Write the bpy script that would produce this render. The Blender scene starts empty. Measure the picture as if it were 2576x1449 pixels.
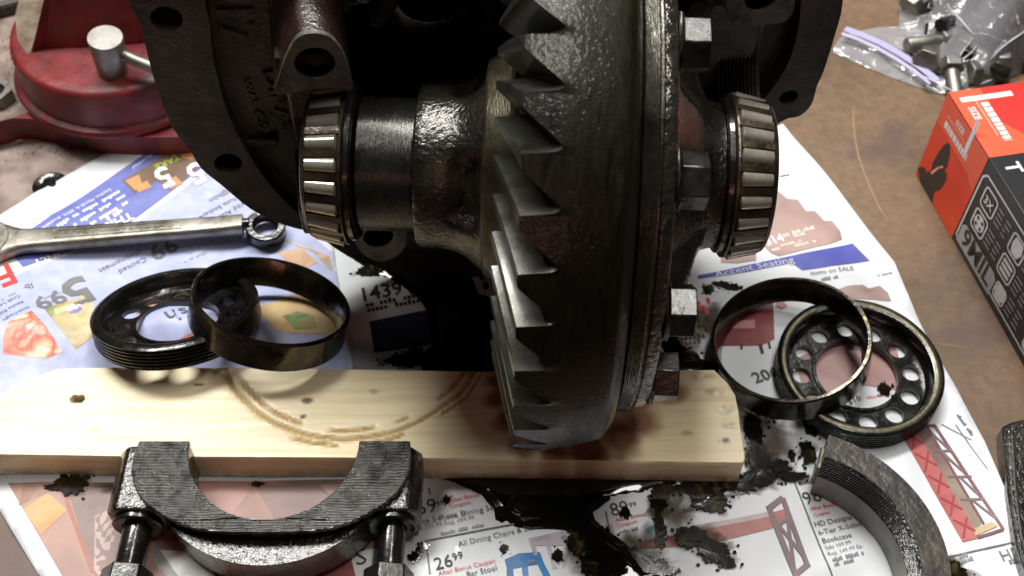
import bpy, bmesh, math, random
import numpy as np
from mathutils import Vector, Matrix, noise
from mathutils.geometry import tessellate_polygon, delaunay_2d_cdt

# ------------------------------------------------------------------ scene, camera, light
sc = bpy.context.scene
COL = sc.collection
S = 0.01                      # everything below is written in centimetres
R = math.radians
E, F = R(52), 2900.0          # camera pitch below the horizon, focal length in reference pixels
CAM = Vector((0, 0, 47.1))
cd = bpy.data.cameras.new('camera'); cam = bpy.data.objects.new('camera', cd); COL.objects.link(cam)
cam.location = CAM * S; cam.rotation_euler = (R(90) - E, 0, 0)
cd.sensor_width = 36; cd.lens = 36 * F / 2576; cd.clip_start = .01; cd.clip_end = 50
cd.dof.use_dof = True; cd.dof.focus_distance = .46; cd.dof.aperture_fstop = 15
sc.camera = cam
sc.view_settings.view_transform = 'Standard'; sc.view_settings.look = 'None'
sc.view_settings.exposure = 0; sc.view_settings.gamma = 1
try:
    sc.cycles.use_denoising = True; sc.cycles.max_bounces = 8
    sc.cycles.sample_clamp_indirect = 6
except Exception:
    pass
w = bpy.data.worlds.new('World'); sc.world = w; w.use_nodes = True
bg = w.node_tree.nodes['Background']; bg.inputs[0].default_value = (1.0, .94, .90, 1); bg.inputs[1].default_value = .032

def area(name, loc, target, sx, sy, power, col):
    l = bpy.data.lights.new(name, 'AREA'); l.shape = 'RECTANGLE'; l.size = sx * S; l.size_y = sy * S
    l.energy = power; l.color = col
    o = bpy.data.objects.new(name, l); COL.objects.link(o)
    o.location = Vector(loc) * S
    o.rotation_euler = (Vector(target) - Vector(loc)).to_track_quat('-Z', 'Y').to_euler()
    return o
area('shop_light', (-22, 86, 122), (0, 30, 5), 120, 22, 33, (1.0, .985, .95))
area('side_light', (24, 40, 128), (24, 40.5, 8), 14, 74, 7.5, (1.0, .97, .93))
area('red_shirt_fill', (6, -48, 52), (0, 30, 5), 40, 8, .34, (1.0, .38, .31))  # added red fill, stands in for a red shirt mirrored in the metal

# ------------------------------------------------------------------ helpers
XA, UA, FA = Vector((1, 0, 0)), Vector((0, math.sin(E), math.cos(E))), Vector((0, math.cos(E), -math.sin(E)))
def ray(px, py): return XA * ((px - 1288) / F) + UA * ((724.5 - py) / F) + FA
def at(px, py, z=0.0):
    d = ray(px, py); return CAM + d * ((z - CAM.z) / d.z)
def onplane(px, py, P, n):
    d = ray(px, py); return CAM + d * ((Vector(P) - CAM).dot(n) / d.dot(n))
def proj(p):
    d = Vector(p) - CAM; z = d.dot(FA); return (1288 + F * d.dot(XA) / z, 724.5 - F * d.dot(UA) / z)
def nz(x, y, z=0., s=1.): return noise.noise(Vector((x * s, y * s, z)))

FR = {}                      # frame (cm) of every empty
def tag(o, label=None, cat=None, group=None, kind=None):
    for k, v in (('label', label), ('category', cat), ('group', group), ('kind', kind)):
        if v: o[k] = v
    return o
def thing(name, label, cat, M, group=None):
    o = bpy.data.objects.new(name, None); COL.objects.link(o)
    if isinstance(M, (Vector, tuple)): M = Matrix.Translation(Vector(M))
    FR[o] = M.copy()
    A = M.copy(); A.translation = M.translation * S
    o.matrix_world = A; o.empty_display_size = .01
    return tag(o, label, cat, group)
class MB:
    def __init__(s): s.v = []; s.f = []; s.att = {}
    def add(s, vs, fs, M=None):
        b = len(s.v)
        for p in vs:
            p = Vector(p); s.v.append(M @ p if M else p)
        s.f += [[i + b for i in f] for f in fs]
    def box(s, c, d, M=None):
        x, y, z = d[0] / 2, d[1] / 2, d[2] / 2; c = Vector(c)
        vs = [c + Vector((i * x, j * y, k * z)) for k in (-1, 1) for i, j in ((-1, -1), (1, -1), (1, 1), (-1, 1))]
        s.add(vs, [[3, 2, 1, 0], [4, 5, 6, 7], [0, 1, 5, 4], [1, 2, 6, 5], [2, 3, 7, 6], [3, 0, 4, 7]], M)
    def lathe(s, prof, n=64, M=None, a0=0., a1=None, loop=False, rmod=None, caps=True):
        """profile (x, r) turned about local X"""
        full = a1 is None; a1 = 2 * math.pi if full else a1
        m = n if full else n + 1; k = len(prof); vs = []
        for i in range(m):
            a = a0 + (a1 - a0) * i / n
            for (x, r) in prof:
                q = r if rmod is None else rmod(x, r, a)
                vs.append((x, q * math.cos(a), q * math.sin(a)))
        fs = []
        kk = k if loop else k - 1
        for i in range(n):
            j = (i + 1) % m
            for q in range(kk):
                t = (q + 1) % k
                fs.append([i * k + q, i * k + t, j * k + t, j * k + q])
        if caps and full and not loop:
            if prof[0][1] > 1e-4: fs.append([i * k for i in range(m)])
            if prof[-1][1] > 1e-4: fs.append([i * k + k - 1 for i in range(m)][::-1])
        if not full and loop and caps:
            fs.append([q for q in range(k)][::-1]); fs.append([n * k + q for q in range(k)])
        s.add(vs, fs, M)
    def tube(s, pts, r, n=10):
        pts = [Vector(p) for p in pts]; vs = []; fs = []
        for i, p in enumerate(pts):
            t = (pts[min(i + 1, len(pts) - 1)] - pts[max(i - 1, 0)]).normalized()
            u = t.cross(Vector((0, 0, 1)))
            if u.length < 1e-3: u = t.cross(Vector((0, 1, 0)))
            u.normalize(); v = t.cross(u)
            rr = r[i] if isinstance(r, (list, tuple)) else r
            vs += [p + (u * math.cos(2 * math.pi * k / n) + v * math.sin(2 * math.pi * k / n)) * rr for k in range(n)]
        for i in range(len(pts) - 1):
            for k in range(n):
                q = (k + 1) % n; fs.append([i * n + k, i * n + q, (i + 1) * n + q, (i + 1) * n + k])
        fs.append([k for k in range(n)][::-1]); fs.append([(len(pts) - 1) * n + k for k in range(n)])
        s.add(vs, fs)
    def prism(s, poly, depth, M, holes=(), scale_back=1.0):
        """polygon (u,v) extruded along -w of M"""
        loops = [list(poly)] + [list(h) for h in holes]
        flat = [p for l in loops for p in l]
        c = sum((Vector((p[0], p[1])) for p in poly), Vector((0, 0))) / len(poly)
        tri = tessellate_polygon([[Vector((p[0], p[1], 0)) for p in l] for l in loops])
        n = len(flat)
        vs = [(p[0], p[1], 0) for p in flat] + [(c.x + (p[0] - c.x) * scale_back, c.y + (p[1] - c.y) * scale_back, -depth) for p in flat]
        fs = [list(t) for t in tri] + [[i + n for i in t][::-1] for t in tri]
        b = 0
        for l in loops:
            for i in range(len(l)):
                j = (i + 1) % len(l); fs.append([b + i, b + j, n + b + j, n + b + i])
            b += len(l)
        s.add(vs, fs, M)
    def build(s, name, mat, parent=None, world=False, smooth=35, bevel=0, seg=2, recalc=True):
        me = bpy.data.meshes.new(name)
        vs = s.v
        if parent is not None and world:
            I = FR[parent].inverted(); vs = [I @ p for p in vs]
        me.from_pydata([tuple(p * S) for p in vs], [], s.f)
        for k, arr in s.att.items():
            a = me.attributes.new(k, 'FLOAT', 'POINT'); a.data.foreach_set('value', arr)
        if recalc:
            bm = bmesh.new(); bm.from_mesh(me); bmesh.ops.remove_doubles(bm, verts=bm.verts, dist=1e-6)
            bmesh.ops.recalc_face_normals(bm, faces=bm.faces); bm.to_mesh(me); bm.free()
        if smooth:
            me.polygons.foreach_set('use_smooth', [True] * len(me.polygons))
            me.set_sharp_from_angle(angle=R(smooth))
        me.materials.append(mat)
        o = bpy.data.objects.new(name, me); COL.objects.link(o)
        if parent is not None: o.parent = parent
        if bevel:
            m = o.modifiers.new('bevel', 'BEVEL'); m.width = bevel * S; m.segments = seg; m.limit_method = 'ANGLE'; m.angle_limit = R(40)
        me.update()
        return o
def inst(src, name, parent, M):
    o = src.copy(); o.name = name; COL.objects.link(o); o.parent = parent
    A = M.copy(); A.translation = M.translation * S; o.matrix_local = A
    return o
def frame(o, x, y, z):
    M = Matrix.Identity(4)
    for i, a in enumerate((x, y, z)):
        a = Vector(a)
        for r in range(3): M[r][i] = a[r]
    M.translation = Vector(o); return M
def frame_x(o, xdir, up=(0, 0, 1)):
    x = Vector(xdir).normalized(); u = Vector(up); y = u.cross(x)
    if y.length < 1e-4: y = Vector((0, 1, 0)).cross(x)
    y.normalize(); return frame(o, x, y, x.cross(y))
def fill(poly, step=1.0):
    """triangulated polygon with interior grid points; returns 2-D verts and triangles"""
    xs = [p[0] for p in poly]; ys = [p[1] for p in poly]
    edge = []
    n = len(poly)
    for i in range(n):
        a = Vector(poly[i][:2]); b = Vector(poly[(i + 1) % n][:2]); k = max(1, int((b - a).length / step))
        edge += [a + (b - a) * (j / k) for j in range(k)]
    m = len(edge); pts = list(edge)
    def inside(x, y):
        c = False; j = m - 1
        for i in range(m):
            a, b = edge[i], edge[j]
            if (a.y > y) != (b.y > y) and x < (b.x - a.x) * (y - a.y) / (b.y - a.y) + a.x: c = not c
            j = i
        return c
    y = min(ys) + step / 2; r = 0
    while y < max(ys):
        x = min(xs) + step * (.25 if r % 2 else .75)
        while x < max(xs):
            if inside(x, y) and min((e - Vector((x, y))).length_squared for e in edge[::1]) > (step * .4) ** 2: pts.append(Vector((x, y)))
            x += step
        y += step * .9; r += 1
    v, _, f, _, _, _ = delaunay_2d_cdt(pts, [(i, (i + 1) % m) for i in range(m)], [], 1, 1e-5)
    return [Vector((p[0], p[1], 0)) for p in v], [list(t) for t in f]

# ------------------------------------------------------------------ materials
def N(nt, t, **kw):
    n = nt.nodes.new('ShaderNode' + t)
    for k, v in kw.items():
        if k in n.inputs: n.inputs[k].default_value = v
        else: setattr(n, k, v)
    return n
def newmat(name):
    m = bpy.data.materials.new(name); m.use_nodes = True
    nt = m.node_tree; return m, nt, nt.nodes['Principled BSDF'], nt.links
def srgb(r, g, b): return tuple(((c / 255 + .055) / 1.055) ** 2.4 if c > 10 else c / 255 / 12.92 for c in (r, g, b)) + (1,)
def ramp(nt, fac, stops):
    n = nt.nodes.new('ShaderNodeValToRGB'); el = n.color_ramp.elements
    while len(el) < len(stops): el.new(.5)
    for e, (p, c) in zip(el, stops): e.position = p; e.color = c if len(c) == 4 else tuple(c) + (1,)
    nt.links.new(fac, n.inputs[0]); return n
def metal(name, cols, scale=60, rough=(.25, .5), metallic=.8, bump=(900, .3), bump2=None, coat=0., spec=.5, stretch=(1, 1, 1), coat_rough=.12, stretch_bump=None, det=6, coat_bump=None, wave=None):
    """greasy metal: mottled colour, uneven gloss, fine relief"""
    m, nt, b, L = newmat(name)
    tc = N(nt, 'TexCoord'); mp = N(nt, 'Mapping'); mp.inputs['Scale'].default_value = stretch; L.new(tc.outputs['Object'], mp.inputs[0])
    n1 = N(nt, 'TexNoise', Scale=scale, Detail=det, Roughness=.62); L.new(mp.outputs[0], n1.inputs['Vector'])
    k = len(cols); rp = ramp(nt, n1.outputs[0], [(.34 + .34 * i / max(1, k - 1), c) for i, c in enumerate(cols)])
    L.new(rp.outputs[0], b.inputs['Base Color'])
    n2 = N(nt, 'TexNoise', Scale=scale * 2.3, Detail=4); L.new(mp.outputs[0], n2.inputs['Vector'])
    mr = N(nt, 'MapRange'); mr.inputs['From Min'].default_value = .3; mr.inputs['From Max'].default_value = .7
    mr.inputs['To Min'].default_value = rough[0]; mr.inputs['To Max'].default_value = rough[1]
    L.new(n2.outputs[0], mr.inputs[0]); L.new(mr.outputs[0], b.inputs['Roughness'])
    b.inputs['Metallic'].default_value = metallic; b.inputs['Specular IOR Level'].default_value = spec
    src = tc.outputs['Object']
    if stretch_bump:
        m2 = N(nt, 'Mapping'); m2.inputs['Scale'].default_value = stretch_bump; L.new(src, m2.inputs[0]); src = m2.outputs[0]
    n3 = N(nt, 'TexNoise', Scale=bump[0], Detail=3, Roughness=.55); L.new(src, n3.inputs['Vector'])
    bp = N(nt, 'Bump', Strength=bump[1], Distance=.0006); L.new(n3.outputs[0], bp.inputs['Height'])
    last = bp
    if bump2:
        n4 = N(nt, 'TexNoise', Scale=bump2[0], Detail=3); L.new(tc.outputs['Object'], n4.inputs['Vector'])
        b2 = N(nt, 'Bump', Strength=bump2[1], Distance=.002); L.new(n4.outputs[0], b2.inputs['Height']); L.new(bp.outputs[0], b2.inputs['Normal']); last = b2
    if wave:
        wv = N(nt, 'TexWave', bands_direction='Y'); wv.inputs['Scale'].default_value = wave[0]; wv.inputs['Distortion'].default_value = 3.5; wv.inputs['Detail'].default_value = 4; wv.inputs['Detail Scale'].default_value = .6
        L.new(tc.outputs['Object'], wv.inputs['Vector']); b3 = N(nt, 'Bump', Strength=wave[1], Distance=.0005); L.new(wv.outputs['Fac'], b3.inputs['Height']); L.new(last.outputs[0], b3.inputs['Normal']); last = b3
    L.new(last.outputs[0], b.inputs['Normal'])
    if coat:
        b.inputs['Coat Weight'].default_value = coat; b.inputs['Coat Roughness'].default_value = coat_rough
        if coat_bump:
            n5 = N(nt, 'TexNoise', Scale=coat_bump[0], Detail=2); L.new(tc.outputs['Object'], n5.inputs['Vector'])
            b5 = N(nt, 'Bump', Strength=coat_bump[1], Distance=.001); L.new(n5.outputs[0], b5.inputs['Height']); last = b5
        L.new(last.outputs[0], b.inputs['Coat Normal'])
    return m
_pc = {}
def ink(r, g, b, rough=.5):
    k = (r, g, b, rough)
    if k not in _pc:
        m, nt, bs, L = newmat('printing_ink'); c = srgb(r, g, b)
        tc = N(nt, 'TexCoord'); n = N(nt, 'TexNoise', Scale=140, Detail=4); L.new(tc.outputs['Object'], n.inputs['Vector'])
        rp = ramp(nt, n.outputs[0], [(.3, tuple(x * .86 for x in c[:3])), (.7, tuple(min(1, x * 1.1) for x in c[:3]))]); L.new(rp.outputs[0], bs.inputs['Base Color'])
        bs.inputs['Roughness'].default_value = rough; _pc[k] = m
    return _pc[k]

M_cast = metal('black_oily_casting', [(.006, .005, .004), (.016, .013, .010), (.035, .027, .018)], 45, (.3, .6), .25, (700, .5), (130, .35), coat=.35, coat_rough=.25)
M_flange = metal('brown_greasy_casting', [(.008, .0065, .005), (.018, .0145, .011), (.05, .037, .024)], 42, (.42, .7), .15, (800, .5), (150, .3), coat=.15, coat_rough=.35)
M_wall = metal('greasy_cast_wall', [(.012, .011, .009), (.022, .019, .015), (.040, .034, .026)], 50, (.4, .7), .1, (600, .6), (170, .4), coat=.2, coat_rough=.3)
M_face = metal('machined_saddle_face', [(.035, .036, .033), (.095, .098, .092), (.13, .085, .05)], 110, (.35, .6), .5, (1200, .3), (260, .35))
M_redcast = metal('red_oxide_casting', [(.008, .005, .004), (.024, .008, .006), (.009, .006, .005)], 60, (.3, .5), .1, (750, .7), (170, .3), coat=.6)
M_gear = metal('oiled_gear_steel', [(.004, .0034, .0016), (.014, .012, .0056), (.007, .006, .003), (.022, .019, .009)], 42, (.32, .5), .25, (1100, .2), (240, .04), coat=.25, coat_rough=.07, spec=.2, stretch=(5, 1, 1), coat_bump=(520, .4))
M_tooth = metal('polished_tooth_steel', [(.03, .029, .022), (.085, .087, .075), (.055, .05, .036)], 45, (.28, .42), .75, (900, .08), None, coat=.3, coat_rough=.12)
M_case = metal('oiled_rough_case', [(.008, .007, .005), (.018, .016, .012), (.035, .028, .016)], 70, (.2, .4), .5, (520, .9), (150, .25), coat=.8, coat_rough=.08)
M_turned = metal('turned_journal', [(.022, .022, .02), (.055, .055, .05), (.035, .032, .025)], 90, (.2, .34), .8, (160, .6), None, coat=.35, stretch_bump=(14, 1, 1))
M_collar = metal('brassy_machined_collar', [(.03, .025, .014), (.075, .062, .036), (.04, .03, .018)], 70, (.3, .5), .7, (240, .5), None, coat=.2, stretch_bump=(9, 1, 1))
M_rim = metal('turned_flange_rim', [(.05, .046, .034), (.11, .105, .085), (.06, .052, .036)], 70, (.2, .34), .85, (220, .7), None, coat=.7, stretch_bump=(11, 1, 1))
M_pebble = metal('oil_beaded_flange', [(.02, .018, .014), (.06, .055, .045), (.03, .026, .018)], 70, (.15, .3), .7, (430, 1.0), (200, .5), coat=1., coat_rough=.1)
M_bolt = metal('worn_bolt_steel', [(.014, .014, .0125), (.042, .042, .039), (.026, .023, .018)], 130, (.25, .42), .75, (800, .1), (260, .1), coat=.5)
M_roller = metal('roller_steel', [(.42, .39, .31), (.62, .59, .5), (.5, .42, .29)], 60, (.15, .26), .7, (500, .06), None, coat=.4)
M_cage = metal('oily_bearing_cage', [(.022, .016, .010), (.06, .042, .026), (.11, .08, .05)], 80, (.25, .5), .7, (600, .3), (200, .2), coat=.5)
M_black = metal('black_oiled_steel', [(.008, .008, .007), (.018, .017, .015), (.03, .027, .022)], 80, (.15, .35), .6, (500, .15), (150, .12), coat=.6, coat_rough=.08)
M_race = metal('brown_oiled_race', [(.012, .010, .007), (.03, .023, .015), (.10, .075, .035)], 55, (.15, .32), .8, (420, .14), (120, .12), coat=.6, coat_rough=.08)
M_dull = metal('dull_race_rim', [(.05, .044, .03), (.12, .108, .075), (.08, .068, .042)], 90, (.3, .45), .85, (500, .2))
M_cap = metal('oil_wet_cap_iron', [(.008, .0075, .0065), (.022, .02, .018), (.04, .033, .025)], 80, (.18, .34), .45, (520, .7), (200, .25), coat=.8, coat_rough=.09)
M_capface = metal('machined_cap_face', [(.03, .03, .029), (.15, .15, .145), (.07, .064, .054)], 95, (.22, .38), .8, (500, .3), (300, .3), coat=.5, coat_rough=.14, wave=(210, .9))
M_rust = metal('oily_rusty_cap_iron', [(.007, .006, .005), (.02, .016, .012), (.055, .038, .022)], 60, (.4, .65), .2, (500, .4), (170, .25), coat=.25, coat_rough=.25)
M_grey = metal('dull_grey_bore', [(.14, .14, .13), (.23, .23, .215), (.19, .18, .15)], 50, (.3, .5), .7, (300, .2))
M_wrench = metal('worn_chrome_wrench', [(.13, .115, .085), (.24, .225, .19), (.34, .32, .28)], 55, (.32, .5), .85, (300, .16), (140, .12))
M_red = metal('chipped_red_enamel', [(.028, .012, .010), (.11, .006, .008), (.17, .012, .012), (.10, .035, .025)], 34, (.34, .6), 0., (420, .25), (90, .25))
M_worn = metal('worn_paint_and_grime', [(.07, .02, .015), (.13, .10, .065), (.20, .17, .12)], 55, (.5, .75), .1, (500, .5), (130, .3))
M_steel = metal('brushed_vise_steel', [(.16, .15, .13), (.27, .26, .24), (.22, .2, .17)], 60, (.4, .55), .95, (500, .12))
M_rag = metal('rusty_debris', [(.16, .10, .05), (.24, .17, .10), (.33, .27, .18)], 80, (.6, .85), 0., (500, .6), (200, .5))

def mat_bench():
    m, nt, b, L = newmat('worn_brown_bench_steel')
    tc = N(nt, 'TexCoord'); o = tc.outputs['Object']
    n1 = N(nt, 'TexNoise', Scale=9, Detail=8, Roughness=.6); L.new(o, n1.inputs['Vector'])
    c1 = ramp(nt, n1.outputs[0], [(.3, srgb(82, 62, 46)), (.5, srgb(106, 84, 63)), (.7, srgb(122, 99, 76))])
    n2 = N(nt, 'TexNoise', Scale=150, Detail=6, Roughness=.7); L.new(o, n2.inputs['Vector'])
    c2 = ramp(nt, n2.outputs[0], [(.35, (.72, .7, .7, 1)), (.62, (1.12, 1.1, 1.05, 1))])
    mx = N(nt, 'Mix', data_type='RGBA', blend_type='MULTIPLY'); mx.inputs[0].default_value = .8
    L.new(c1.outputs[0], mx.inputs[6]); L.new(c2.outputs[0], mx.inputs[7])
    n3 = N(nt, 'TexNoise', Scale=22, Detail=5, Roughness=.7); L.new(o, n3.inputs['Vector'])
    f3 = ramp(nt, n3.outputs[0], [(.6, (0, 0, 0, 1)), (.7, (1, 1, 1, 1))])
    m2 = N(nt, 'Mix', data_type='RGBA'); m2.inputs[7].default_value = srgb(124, 84, 54)
    L.new(f3.outputs[0], m2.inputs[0]); L.new(mx.outputs[2], m2.inputs[6])
    at_ = N(nt, 'Attribute', attribute_name='pale'); m3 = N(nt, 'Mix', data_type='RGBA')
    n4 = N(nt, 'TexNoise', Scale=60, Detail=7); L.new(o, n4.inputs['Vector'])
    c4 = ramp(nt, n4.outputs[0], [(.35, srgb(96, 78, 70)), (.6, srgb(146, 128, 120))])
    L.new(at_.outputs['Fac'], m3.inputs[0]); L.new(m2.outputs[2], m3.inputs[6]); L.new(c4.outputs[0], m3.inputs[7])
    a2 = N(nt, 'Attribute', attribute_name='spots'); m4 = N(nt, 'Mix', data_type='RGBA'); m4.inputs[7].default_value = srgb(84, 62, 58)
    L.new(a2.outputs['Fac'], m4.inputs[0]); L.new(m3.outputs[2], m4.inputs[6])
    L.new(m4.outputs[2], b.inputs['Base Color'])
    mr = N(nt, 'MapRange'); mr.inputs['To Min'].default_value = .38; mr.inputs['To Max'].default_value = .62; L.new(n2.outputs[0], mr.inputs[0]); L.new(mr.outputs[0], b.inputs['Roughness'])
    bp = N(nt, 'Bump', Strength=.25, Distance=.0006); L.new(n2.outputs[0], bp.inputs['Height']); L.new(bp.outputs[0], b.inputs['Normal'])
    return m
def mat_paper(name, r, g, bl, sheen=.42):
    m, nt, b, L = newmat(name)
    tc = N(nt, 'TexCoord'); n = N(nt, 'TexNoise', Scale=14, Detail=6); L.new(tc.outputs['Object'], n.inputs['Vector'])
    c = srgb(r, g, bl)
    rp = ramp(nt, n.outputs[0], [(.3, tuple(x * .93 for x in c[:3])), (.7, c)]); L.new(rp.outputs[0], b.inputs['Base Color'])
    b.inputs['Roughness'].default_value = sheen
    n2 = N(nt, 'TexNoise', Scale=35, Detail=4); L.new(tc.outputs['Object'], n2.inputs['Vector'])
    bp = N(nt, 'Bump', Strength=.22, Distance=.002); L.new(n2.outputs[0], bp.inputs['Height']); L.new(bp.outputs[0], b.inputs['Normal'])
    return m
M_paper = mat_paper('white_newsprint', 214, 216, 220)
M_paper2 = mat_paper('glossy_ad_paper', 218, 222, 225, .38)
def mat_photo(name, cols, scale=18):
    m, nt, b, L = newmat(name)
    tc = N(nt, 'TexCoord'); n = N(nt, 'TexNoise', Scale=scale, Detail=5, Roughness=.55); n.inputs['Distortion'].default_value = .6
    L.new(tc.outputs['Object'], n.inputs['Vector'])
    k = len(cols); rp = ramp(nt, n.outputs[0], [(.32 + .36 * i / (k - 1), srgb(*c)) for i, c in enumerate(cols)])
    L.new(rp.outputs[0], b.inputs['Base Color']); b.inputs['Roughness'].default_value = .45
    return m
def mat_wood():
    m, nt, b, L = newmat('pale_pine')
    tc = N(nt, 'TexCoord'); mp = N(nt, 'Mapping'); mp.inputs['Scale'].default_value = (.07, 1, 1); L.new(tc.outputs['Object'], mp.inputs[0])
    n = N(nt, 'TexNoise', Scale=260, Detail=6, Roughness=.6); n.inputs['Distortion'].default_value = .4; L.new(mp.outputs[0], n.inputs['Vector'])
    c = ramp(nt, n.outputs[0], [(.3, srgb(230, 209, 166)), (.5, srgb(243, 226, 184)), (.75, srgb(250, 240, 212))])
    def over(src, attr, col, noisy=None):
        a = N(nt, 'Attribute', attribute_name=attr); mx = N(nt, 'Mix', data_type='RGBA')
        fac = a.outputs['Fac']
        if noisy:
            q = N(nt, 'TexNoise', Scale=noisy, Detail=6, Roughness=.65); L.new(tc.outputs['Object'], q.inputs['Vector'])
            mr = N(nt, 'MapRange'); mr.inputs['From Min'].default_value = .36; mr.inputs['From Max'].default_value = .6; L.new(q.outputs[0], mr.inputs[0])
            ml = N(nt, 'Math', operation='MULTIPLY'); L.new(fac, ml.inputs[0]); L.new(mr.outputs[0], ml.inputs[1]); fac = ml.outputs[0]
        L.new(fac, mx.inputs[0]); L.new(src, mx.inputs[6]); mx.inputs[7].default_value = col; return mx.outputs[2]
    s_ = over(c.outputs[0], 'groove', srgb(196, 168, 118))
    s_ = over(s_, 'stain', srgb(128, 70, 40))  # oil stain, with the gear's reddish shade painted into the same colour
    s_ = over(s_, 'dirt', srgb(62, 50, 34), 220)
    s_ = over(s_, 'knot', srgb(92, 76, 60))
    L.new(s_, b.inputs['Base Color']); b.inputs['Roughness'].default_value = .36
    bp = N(nt, 'Bump', Strength=.2, Distance=.0006); L.new(n.outputs[0], bp.inputs['Height']); L.new(bp.outputs[0], b.inputs['Normal'])
    return m
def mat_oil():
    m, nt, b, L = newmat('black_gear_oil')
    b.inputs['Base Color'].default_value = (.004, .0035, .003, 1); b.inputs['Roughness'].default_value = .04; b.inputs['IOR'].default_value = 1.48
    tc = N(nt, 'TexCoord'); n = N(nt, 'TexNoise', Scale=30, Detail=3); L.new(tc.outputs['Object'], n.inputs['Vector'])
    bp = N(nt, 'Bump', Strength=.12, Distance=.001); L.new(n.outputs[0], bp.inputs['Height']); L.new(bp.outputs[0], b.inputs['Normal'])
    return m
def mat_grime():
    m, nt, b, L = newmat('sludge')
    tc = N(nt, 'TexCoord'); n = N(nt, 'TexNoise', Scale=85, Detail=4, Roughness=.55); n.inputs['Distortion'].default_value = .8; L.new(tc.outputs['Object'], n.inputs['Vector'])
    c = ramp(nt, n.outputs[0], [(.40, (.004, .0035, .003, 1)), (.56, (.014, .011, .005, 1)), (.70, (.085, .062, .022, 1))]); L.new(c.outputs[0], b.inputs['Base Color'])
    b.inputs['Roughness'].default_value = .09
    bp = N(nt, 'Bump', Strength=.10, Distance=.001); L.new(n.outputs[0], bp.inputs['Height']); L.new(bp.outputs[0], b.inputs['Normal'])
    return m
def mat_soak():
    m, nt, b, L = newmat('oil_soaked_paper')
    tc = N(nt, 'TexCoord'); n = N(nt, 'TexNoise', Scale=55, Detail=5, Roughness=.5); L.new(tc.outputs['Object'], n.inputs['Vector'])
    a = N(nt, 'Attribute', attribute_name='mask'); ad = N(nt, 'Math', operation='ADD'); L.new(a.outputs['Fac'], ad.inputs[0]); L.new(n.outputs[0], ad.inputs[1])
    b.inputs['Base Color'].default_value = (.07, .052, .026, 1); b.inputs['Roughness'].default_value = .6; b.inputs['Specular IOR Level'].default_value = .1
    rp = ramp(nt, ad.outputs[0], [(.60, (0, 0, 0, 1)), (.80, (.45, .45, .45, 1)), (.98, (.75, .75, .75, 1))]); L.new(rp.outputs[0], b.inputs['Alpha'])
    return m
def mat_bag():
    m, nt, b, L = newmat('clear_plastic_film'); nt.nodes.remove(b); out = nt.nodes['Material Output']
    tr = N(nt, 'BsdfTransparent'); gl = N(nt, 'BsdfGlossy', Roughness=.16); df = N(nt, 'BsdfDiffuse'); df.inputs[0].default_value = (.6, .6, .63, 1)
    tc = N(nt, 'TexCoord'); n = N(nt, 'TexNoise', Scale=24, Detail=3); n.inputs['Distortion'].default_value = 1.6; L.new(tc.outputs['Object'], n.inputs['Vector'])
    bp = N(nt, 'Bump', Strength=.8, Distance=.008); L.new(n.outputs[0], bp.inputs['Height']); L.new(bp.outputs[0], gl.inputs['Normal'])
    lw = N(nt, 'LayerWeight', Blend=.42); L.new(bp.outputs[0], lw.inputs['Normal'])
    m1 = N(nt, 'MixShader', Fac=.26); L.new(tr.outputs[0], m1.inputs[1]); L.new(df.outputs[0], m1.inputs[2])
    m2 = N(nt, 'MixShader'); L.new(lw.outputs['Fresnel'], m2.inputs[0]); L.new(m1.outputs[0], m2.inputs[1]); L.new(gl.outputs[0], m2.inputs[2])
    L.new(m2.outputs[0], out.inputs[0]); return m
M_bench, M_wood, M_oil, M_grime, M_soak, M_bag = mat_bench(), mat_wood(), mat_oil(), mat_grime(), mat_soak(), mat_bag()
def plain(name, col, rough=.5, metallic=0.):
    m, nt, b, L = newmat(name); b.inputs['Base Color'].default_value = col
    tc = N(nt, 'TexCoord'); n = N(nt, 'TexNoise', Scale=300, Detail=3); L.new(tc.outputs['Object'], n.inputs['Vector'])
    rp = ramp(nt, n.outputs[0], [(.3, tuple(x * .88 for x in col[:3])), (.7, tuple(x for x in col[:3]))]); L.new(rp.outputs[0], b.inputs['Base Color'])
    b.inputs['Roughness'].default_value = rough; b.inputs['Metallic'].default_value = metallic; return m

# ------------------------------------------------------------------ bench
def sm(e0, e1, x):
    t = max(0., min(1., (x - e0) / (e1 - e0))); return t * t * (3 - 2 * t)
def soft(px, py, rx, ry):
    c = at(px, py)
    return lambda x, y: 1 - sm(.55, 1.15, math.hypot((x - c.x) / rx, (y - c.y) / ry) + .25 * nz(x, y, 3, .6))
mb = MB(); nx, ny = 150, 120
x0, x1, y0, y1 = -75., 75., 4., 120.
pale_f = [soft(110, 470, 9, 6), soft(10, 250, 8, 12), soft(40, 120, 10, 9)]
spot_f = [soft(2195, 385, 2.0, 1.1), soft(2250, 340, 1.1, .9), soft(60, 1400, 3, 3), soft(2450, 840, 2, 1.2)]
vs = []; pa = []; sp = []
for j in range(ny + 1):
    for i in range(nx + 1):
        x = x0 + (x1 - x0) * i / nx; y = y0 + (y1 - y0) * j / ny
        vs.append((x, y, 0)); pa.append(max(f(x, y) for f in pale_f)); sp.append(max(f(x, y) for f in spot_f) * .7)
fs = [[j * (nx + 1) + i, j * (nx + 1) + i + 1, (j + 1) * (nx + 1) + i + 1, (j + 1) * (nx + 1) + i] for j in range(ny) for i in range(nx)]
b = len(vs)
vs += [(x0, y0, -3), (x1, y0, -3), (x1, y1, -3), (x0, y1, -3)]; pa += [0] * 4; sp += [0] * 4
n1 = nx + 1; top = ny * n1
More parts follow.
